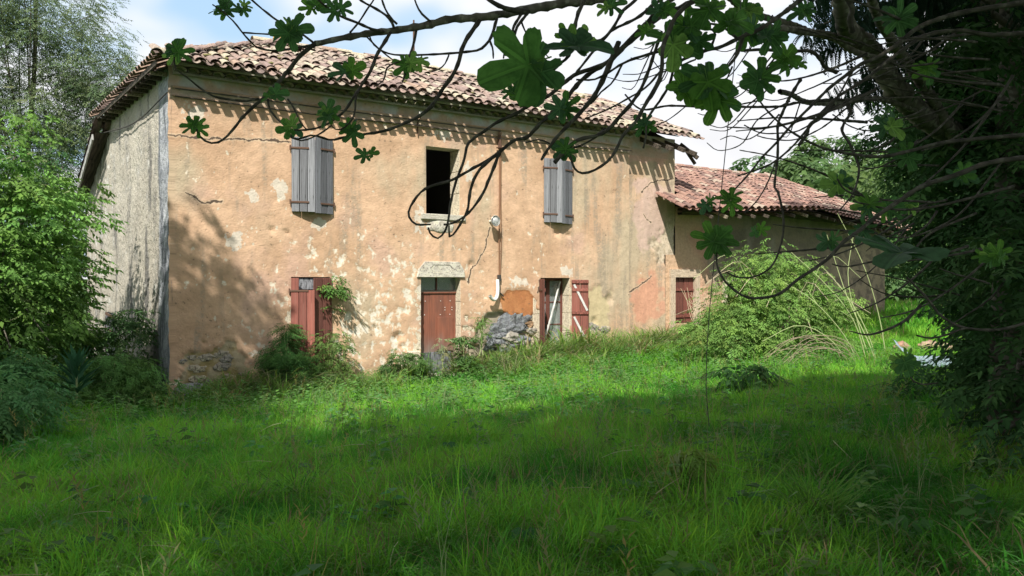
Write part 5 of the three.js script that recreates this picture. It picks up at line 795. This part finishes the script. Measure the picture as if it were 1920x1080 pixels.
  br([[980, 24], [963, 51], [961, 67], [949, 87], [944, 110]], 4.4, 4.2, 0.008, 0.004); br([[992, 22], [969, 53], [963, 73], [955, 87], [948, 105]], 4.4, 4.2, 0.008, 0.005); br([[977, 40], [986, 62], [1003, 82], [1030, 110]], 4.4, 4.3, 0.005, 0.003);
  br([[1100, -20], [1093, 6], [1082, 31], [1076, 62], [1070, 96], [1062, 110], [1045, 124], [1035, 135], [1010, 150]], 3.9, 3.6, 0.01, 0.005);
  // the fan of long branches falling to the lower left
  br([[1400, -40], [1294, 6], [1256, 25], [1231, 36], [1206, 58], [1178, 81], [1147, 111], [1101, 142], [1079, 163], [1056, 194], [1034, 214], [1014, 231], [986, 259], [966, 262], [936, 286], [914, 301], [881, 319], [847, 338], [799, 353], [777, 375], [766, 401], [777, 419], [807, 421]], 4.6, 3.6, 0.017, 0.004, 'branch', 7);
  br([[930, 291], [899, 319], [884, 349], [879, 379], [877, 393], [859, 427], [844, 445], [842, 423]], 3.9, 3.7, 0.008, 0.004); br([[936, 288], [918, 334], [903, 367], [877, 401], [847, 419], [833, 421]], 3.9, 3.7, 0.008, 0.004);
  br([[1330, -40], [1258, 0], [1233, 22], [1206, 50], [1164, 92], [1136, 119], [1079, 140], [1053, 160], [1028, 180], [1000, 194], [966, 214], [935, 228], [907, 247], [888, 260], [877, 271], [870, 301], [855, 341], [844, 386], [842, 404], [836, 430], [821, 447], [807, 438], [803, 427]], 4.4, 3.7, 0.014, 0.004, 'branch', 7);
  br([[1270, -30], [1239, 0], [1219, 14], [1197, 33], [1175, 44], [1147, 58], [1128, 75], [1100, 78], [1053, 83]], 4.3, 4.0, 0.01, 0.005); br([[1205, -20], [1192, 0], [1167, 22], [1156, 42], [1140, 65], [1110, 100], [1070, 150]], 4.3, 4.0, 0.009, 0.005);
  br([[1290, 10], [1267, 31], [1253, 61], [1242, 92], [1240, 133], [1233, 156], [1219, 181], [1203, 208], [1192, 228], [1169, 253], [1147, 294], [1121, 316], [1092, 325], [1077, 316], [1070, 293]], 3.5, 3.3, 0.01, 0.004);
  br([[1240, 60], [1200, 170], [1165, 215], [1130, 250], [1080, 265], [1040, 305]], 3.8, 3.6, 0.007, 0.009); br([[1160, 80], [1120, 170], [1085, 215], [1040, 262], [1015, 300]], 3.9, 3.6, 0.013, 0.006); br([[1135, 240], [1110, 262], [1060, 280], [1010, 262], [985, 268]], 3.7, 3.7, 0.005, 0.003);
  br([[1700, -60], [1560, -25], [1500, 0], [1483, 14], [1453, 36], [1419, 58], [1392, 69], [1350, 89], [1317, 97], [1289, 108], [1264, 125], [1256, 156], [1239, 186], [1219, 214], [1211, 231], [1211, 256], [1206, 278]], 4.0, 3.5, 0.014, 0.004, 'branch', 7);
  br([[1239, 133], [1211, 164], [1181, 183], [1144, 203], [1100, 222]], 3.7, 3.6, 0.005, 0.003); br([[1650, 188], [1560, 188], [1500, 192], [1461, 200], [1414, 201], [1364, 200], [1300, 200], [1251, 199], [1211, 206], [1192, 200], [1172, 178]], 5.0, 3.8, 0.009, 0.004);
  br([[1392, 70], [1381, 103], [1367, 122], [1347, 142]], 3.9, 3.8, 0.009, 0.005); br([[1300, 90], [1239, 97], [1203, 106], [1169, 119], [1128, 144], [1111, 150], [1080, 150]], 3.9, 3.8, 0.008, 0.004); br([[1167, 120], [1147, 156], [1128, 172], [1111, 192], [1090, 205]], 3.85, 3.8, 0.005, 0.003); br([[1330, 95], [1340, 60], [1310, 50], [1330, 20]], 3.8, 3.8, 0.006, 0.004); br([[1380, 72], [1352, 50], [1322, 42], [1310, 20]], 3.8, 3.8, 0.006, 0.004);
  br([[1960, 0], [1800, 25], [1761, 36], [1719, 53], [1678, 86], [1644, 108], [1611, 122], [1589, 139], [1556, 164], [1519, 200], [1483, 236], [1456, 267], [1425, 299], [1410, 319], [1371, 362]], 4.6, 4.3, 0.016, 0.004, 'branch', 7);
  br([[1960, 60], [1850, 66], [1800, 58], [1740, 66], [1690, 95], [1620, 150], [1560, 190], [1480, 280], [1440, 310], [1383, 330]], 4.8, 4.4, 0.014, 0.004);
  br([[1960, 250], [1800, 264], [1761, 269], [1706, 283], [1650, 294], [1594, 289], [1544, 278], [1506, 261], [1467, 236], [1436, 206], [1411, 175], [1389, 165]], 4.4, 4.2, 0.012, 0.004);
  br([[1583, 192], [1594, 208], [1581, 233], [1578, 247], [1592, 269], [1604, 297], [1610, 315], [1604, 350], [1594, 370], [1575, 393]], 4.9, 4.5, 0.01, 0.004); br([[1500, 150], [1481, 181], [1469, 206], [1458, 233], [1458, 267], [1457, 300], [1452, 353], [1457, 357], [1469, 413], [1464, 459], [1445, 501], [1413, 519], [1381, 519], [1362, 510]], 4.8, 4.3, 0.009, 0.004);
  br([[1455, 300], [1440, 340], [1420, 375], [1396, 400]], 4.5, 4.4, 0.004, 0.003); br([[1600, 130], [1556, 200], [1500, 244], [1460, 250], [1424, 249], [1395, 235]], 4.9, 4.4, 0.006, 0.003); br([[1590, 200], [1540, 240], [1490, 262], [1440, 260], [1420, 255]], 4.9, 4.5, 0.005, 0.003);
  br([[1560, 215], [1600, 240], [1640, 246], [1680, 240]], 5, 5, 0.004, 0.003); br([[1430, 175], [1400, 200], [1372, 230], [1352, 240], [1330, 235]], 4.4, 4.2, 0.004, 0.002); br([[1460, 215], [1430, 245], [1400, 262], [1370, 255], [1350, 262]], 4.4, 4.2, 0.004, 0.002); br([[1480, 190], [1420, 225], [1390, 270], [1345, 282], [1325, 268]], 4.4, 4.2, 0.004, 0.002);
  br([[1980, 290], [1856, 305], [1792, 328], [1727, 350], [1681, 380], [1643, 406], [1613, 431], [1581, 454], [1558, 480], [1532, 500], [1496, 524], [1459, 552], [1413, 559], [1381, 547], [1357, 524], [1344, 496], [1344, 466]], 3.6, 3.4, 0.012, 0.004, 'branch', 7);
  br([[1900, 350], [1759, 386], [1707, 393], [1662, 391], [1623, 383], [1600, 378]], 4.2, 4.0, 0.008, 0.004); br([[1750, 380], [1707, 377], [1656, 375], [1597, 363], [1578, 350], [1570, 336]], 4.2, 4.0, 0.006, 0.004);
  br([[1830, 400], [1740, 440], [1700, 480], [1640, 490], [1580, 500], [1560, 495]], 4.0, 3.9, 0.006, 0.003); br([[1880, 300], [1800, 400], [1750, 430], [1700, 445], [1650, 440], [1610, 420]], 4.6, 4.4, 0.006, 0.003);
  br([[1700, 520], [1739, 560], [1764, 591], [1794, 610], [1833, 618], [1875, 618], [1930, 604]], 4.2, 4.2, 0.005, 0.008); br([[1719, 629], [1744, 634], [1778, 627], [1808, 616], [1840, 619]], 4.2, 4.2, 0.004, 0.005); br([[1704, 690], [1711, 713], [1731, 721], [1760, 718]], 3.8, 3.8, 0.004, 0.003);
  // tangle of thin twigs inside the crown at the right
  for (let i = 0; i < 54; i++) { const x = 1600 + R() * 310, y = 60 + R() * 520, l = 90 + R() * 190, a = 2.3 + R() * 1.3, t = 4.4 + R() * 2.4, k = (R() - 0.3) * 46; br([[x, y], [x + Math.cos(a) * l * 0.33 + R() * 12, y + Math.sin(a) * l * 0.3 + k * 0.7], [x + Math.cos(a) * l * 0.7, y + Math.sin(a) * l * 0.6 + k], [x + Math.cos(a) * l, y + Math.sin(a) * l * 0.8 + k * 0.4]], t, t - 0.2, 0.006 + 0.004 * R(), 0.003); }
  for (let i = 0; i < 24; i++) { const x = 1200 + R() * 380, y = 20 + R() * 170, l = 50 + R() * 130, a = 1.9 + R() * 1.1, t = 4.2 + R() * 0.8, k = (R() - 0.2) * 40; br([[x, y], [x + Math.cos(a) * l * 0.35, y + Math.sin(a) * l * 0.35 + k * 0.6], [x + Math.cos(a) * l * 0.75, y + Math.sin(a) * l * 0.7 + k], [x + Math.cos(a) * l * 1.05, y + Math.sin(a) * l * 0.8 + k * 0.3]], t, t, 0.0045, 0.002); }
  // leaves
  const figTex = tex(256, 256, (u, v) => { const x = (u - 0.5) * 2, y = v * 2 - 0.5, a = Math.abs(Math.atan2(x, y)), r = Math.hypot(x, y); let d = 9; for (const va of [0, 0.85, 1.75]) d = Math.min(d, Math.abs(Math.sin(a - va)) * r + (Math.cos(a - va) < 0 ? 9 : 0)); const n = fbm(x * 4, y * 4, 2, 3), cell = fbm(x * 16, y * 16, 7, 2); let c = mix3([0.7, 0.75, 0.7], [1, 1, 1], smooth(-0.3, 0.3, n + 0.5 * cell)); const side = Math.abs(((a * 3.2 + r * 3) % 0.5) - 0.25); if (d < 0.03) c = [1, 1, 0.95]; else if (d < 0.07 || side < 0.02) c = c.map((q) => q * 0.72); else c = c.map((q) => q * 0.86); return c.map((q) => q * 0.98); });
  const lm = [[0.1, 0.26, 0.05], [0.085, 0.22, 0.065], [0.14, 0.33, 0.05], [0.085, 0.2, 0.09], [0.25, 0.46, 0.1]].map((c, i) => { const m = leafMat(...c, 0.6); m.map = figTex; return m; });
  const figLeaf = (lobes, seed) => {
    const Q = rng(seed), n = 72, P = [0, 0, 0], U = [0.5, 0.25], I = [], rad = (a) => { a = Math.abs(a); let best = 0; for (const [c, r, w] of lobes) { const d = (a - c) / w; best = Math.max(best, r * Math.exp(-(d ** 4)) * (1 - 0.2 * Math.min(1, d * d))); }; return Math.max(best, a > 2.98 ? 0.05 : 0.36) * (1 + 0.03 * Math.sin(a * 34)); };
    const fold = 0.2 + 0.25 * Q(), curl = 0.35 + 0.5 * Q(), wv = Q() * 6;
    for (const f of [0.35, 0.7, 1]) for (let i = 0; i <= n; i++) { const a = (i / n * 2 - 1) * Math.PI, r = rad(a) * f, x = Math.sin(a) * r, y = Math.cos(a) * r; P.push(x, y, fold * Math.abs(x) - curl * r * r * 0.5 + 0.07 * f * Math.sin(a * 5 + wv)); U.push(0.5 + x / 2, 0.25 + y / 2); }
    for (let i = 0; i < n; i++) { I.push(0, 1 + i + 1, 1 + i); for (let k = 0; k < 2; k++) { const b = 1 + k * (n + 1) + i, c = b + n + 1; I.push(b, b + 1, c, b + 1, c + 1, c); } }
    const g = new THREE.BufferGeometry(); g.setAttribute('position', new THREE.Float32BufferAttribute(P, 3)); g.setAttribute('uv', new THREE.Float32BufferAttribute(U, 2)); g.setIndex(I); g.computeVertexNormals(); return g;
  };
  const LG = [figLeaf([[0, 1, 0.52], [1.0, 0.92, 0.46], [1.95, 0.72, 0.46], [2.72, 0.45, 0.36]], 1), figLeaf([[0, 1, 0.46], [0.95, 0.93, 0.42], [1.85, 0.72, 0.44], [2.6, 0.45, 0.38]], 2), figLeaf([[0, 1, 0.62], [1.1, 0.86, 0.54], [2.1, 0.66, 0.55]], 3), figLeaf([[0, 1, 0.4], [0.9, 0.95, 0.36], [1.75, 0.75, 0.4], [2.5, 0.45, 0.38]], 4)];
  // [x, y of the leaf base, depth, size in the view, turn in the view, tilt about x, tilt about y, shape, tone]
  function leafAt(x, y, t, px, roll, tx, ty, k, c) {
    const m = mesh('leaf', LG[k], lm[c], fig), s = px * t / 1540; m.position.copy(L(at(x, y, t))); m.scale.setScalar(s);
    const q0 = new THREE.Quaternion().setFromRotationMatrix(new THREE.Matrix4().makeBasis(RIGHT, V(0, 1, 0), FWD.clone().negate()));
    m.quaternion.copy(q0).multiply(new THREE.Quaternion().setFromEuler(new THREE.Euler(tx, ty, roll, 'YXZ')));
    mesh('petiole', new THREE.CylinderGeometry(0.012, 0.016, 0.5, 5).translate(0, -0.25, 0), lm[4], m);
  }
  // two large leaves at the centre, then clusters
  leafAt(990, 122, 3.3, 100, 1.95, -0.1, 0.25, 2, 0); leafAt(1015, 136, 3.3, 66, 3.0, -0.2, -0.3, 2, 1); leafAt(1085, 88, 3.5, 70, -1.5, -0.9, 0.1, 2, 3); leafAt(1075, 90, 3.5, 56, 1.5, -0.7, 0.1, 2, 3); leafAt(1005, 108, 3.5, 56, 0.1, 0, 1.1, 1, 1); leafAt(1000, 118, 3.4, 30, 0.9, 0.3, 0.3, 0, 2); leafAt(1085, 80, 3.6, 36, -0.4, 0.2, 0.3, 0, 4); leafAt(1063, 70, 3.6, 28, 0.6, 0.3, 0.3, 1, 2);
  const cl = [[330, 100, 3.6, 40, 4], [368, 238, 3.8, 36, 3], [545, 60, 3.8, 50, 4], [420, 20, 3.9, 38, 4], [455, 15, 3.9, 28, 3], [590, 15, 4, 40, 2], [635, 20, 4, 34, 2], [512, 178, 3.8, 38, 2], [548, 240, 3.8, 34, 3], [615, 215, 3.8, 34, 4], [655, 135, 4, 42, 2], [662, 245, 3.9, 40, 3], [690, 290, 3.9, 34, 2], [765, 120, 4, 40, 2], [785, 110, 4.1, 34, 1], [1055, 205, 3.7, 44, 3], [1060, 285, 3.6, 40, 3], [1210, 235, 3.6, 36, 3], [1140, 12, 4, 40, 2], [965, 175, 4, 40, 3], [1260, 80, 3.6, 74, 4], [1290, 50, 3.6, 62, 4], [1330, 15, 3.6, 64, 4], [1310, 75, 3.7, 52, 4], [1370, 40, 3.7, 60, 3], [1325, 150, 3.5, 78, 4], [1350, 185, 3.5, 70, 4], [1285, 165, 3.5, 62, 3], [1425, 150, 3.8, 72, 3], [1400, 60, 4, 52, 4], [1440, 70, 4, 54, 3], [1470, 110, 4.2, 52, 3], [1495, 125, 4.4, 44, 2], [1340, 450, 3.4, 64, 6], [1370, 375, 4.2, 44, 3], [1325, 380, 4.2, 36, 2], [1575, 345, 4.1, 46, 4], [1625, 385, 4.1, 46, 4], [1660, 395, 4.2, 42, 2], [1555, 450, 4.2, 40, 2], [1695, 675, 3.8, 40, 4], [1680, 35, 4.6, 52, 4], [1665, 235, 4.6, 46, 3], [1700, 290, 4.8, 40, 3], [1620, 430, 4.4, 40, 2], [1850, 480, 4.2, 40, 3], [1740, 130, 4.8, 44, 3], [1800, 330, 4.8, 44, 3], [1400, 18, 4.4, 48, 4], [1505, 20, 4.6, 44, 3], [1240, 20, 4.2, 40, 3], [1215, 60, 4.2, 34, 2], [1420, 430, 4.2, 26, 2], [1700, 380, 4.4, 40, 3], [1870, 480, 4.0, 40, 3]];
  for (const [x, y, t, px0, n0] of cl) { const far = x > 1550, px = px0 * (far ? 0.68 : x > 1200 ? 0.64 : 0.72), n = far ? Math.ceil(n0 * 0.7) : n0; for (let i = 0; i < (n > 3 && !far && x > 1200 ? n - 1 : n); i++) { const a = (i + 0.5) / n * 6.28 + R() * 1.2, c = R(); leafAt(x + Math.sin(a) * -6, y - Math.cos(a) * 5, t + (R() - 0.5) * 0.15, px * (0.75 + 0.4 * R()), a, -0.9 * R() + 0.2, (R() - 0.5) * 1.2, Math.floor(R() * 4), (x > 1550 && x < 1700 && c < 0.4) || c < 0.1 ? 4 : c < 0.35 ? 0 : c < 0.6 ? 1 : c < 0.8 ? 2 : 3); } }
  leafAt(1690, 474, 1.9, 105, 2.2, -1.3, 0.3, 2, 3); leafAt(1690, 474, 1.9, 85, -1.0, -1.25, 0.1, 2, 3);
}
{ // thin vine hanging down through the view
  const p = [[1392, -40, 4.2], [1385, 40, 4.2], [1375, 130, 4.2], [1358, 300, 4.2], [1340, 480, 4.2], [1329, 600, 4.2], [1324, 720, 4.2], [1330, 800, 4.2]].map((q) => at(...q)), b = p[p.length - 1].clone();
  const t = thing('hanging_vine', 'thin bare vine hanging straight down from the fig branches', 'vine', [b.x, b.y, b.z]); mesh('vine', tube(p.map((q) => q.sub(b)), 0.0028, 0.0022, 5, 0.2), MT.cable, t);
}
renderer.render(scene, camera);
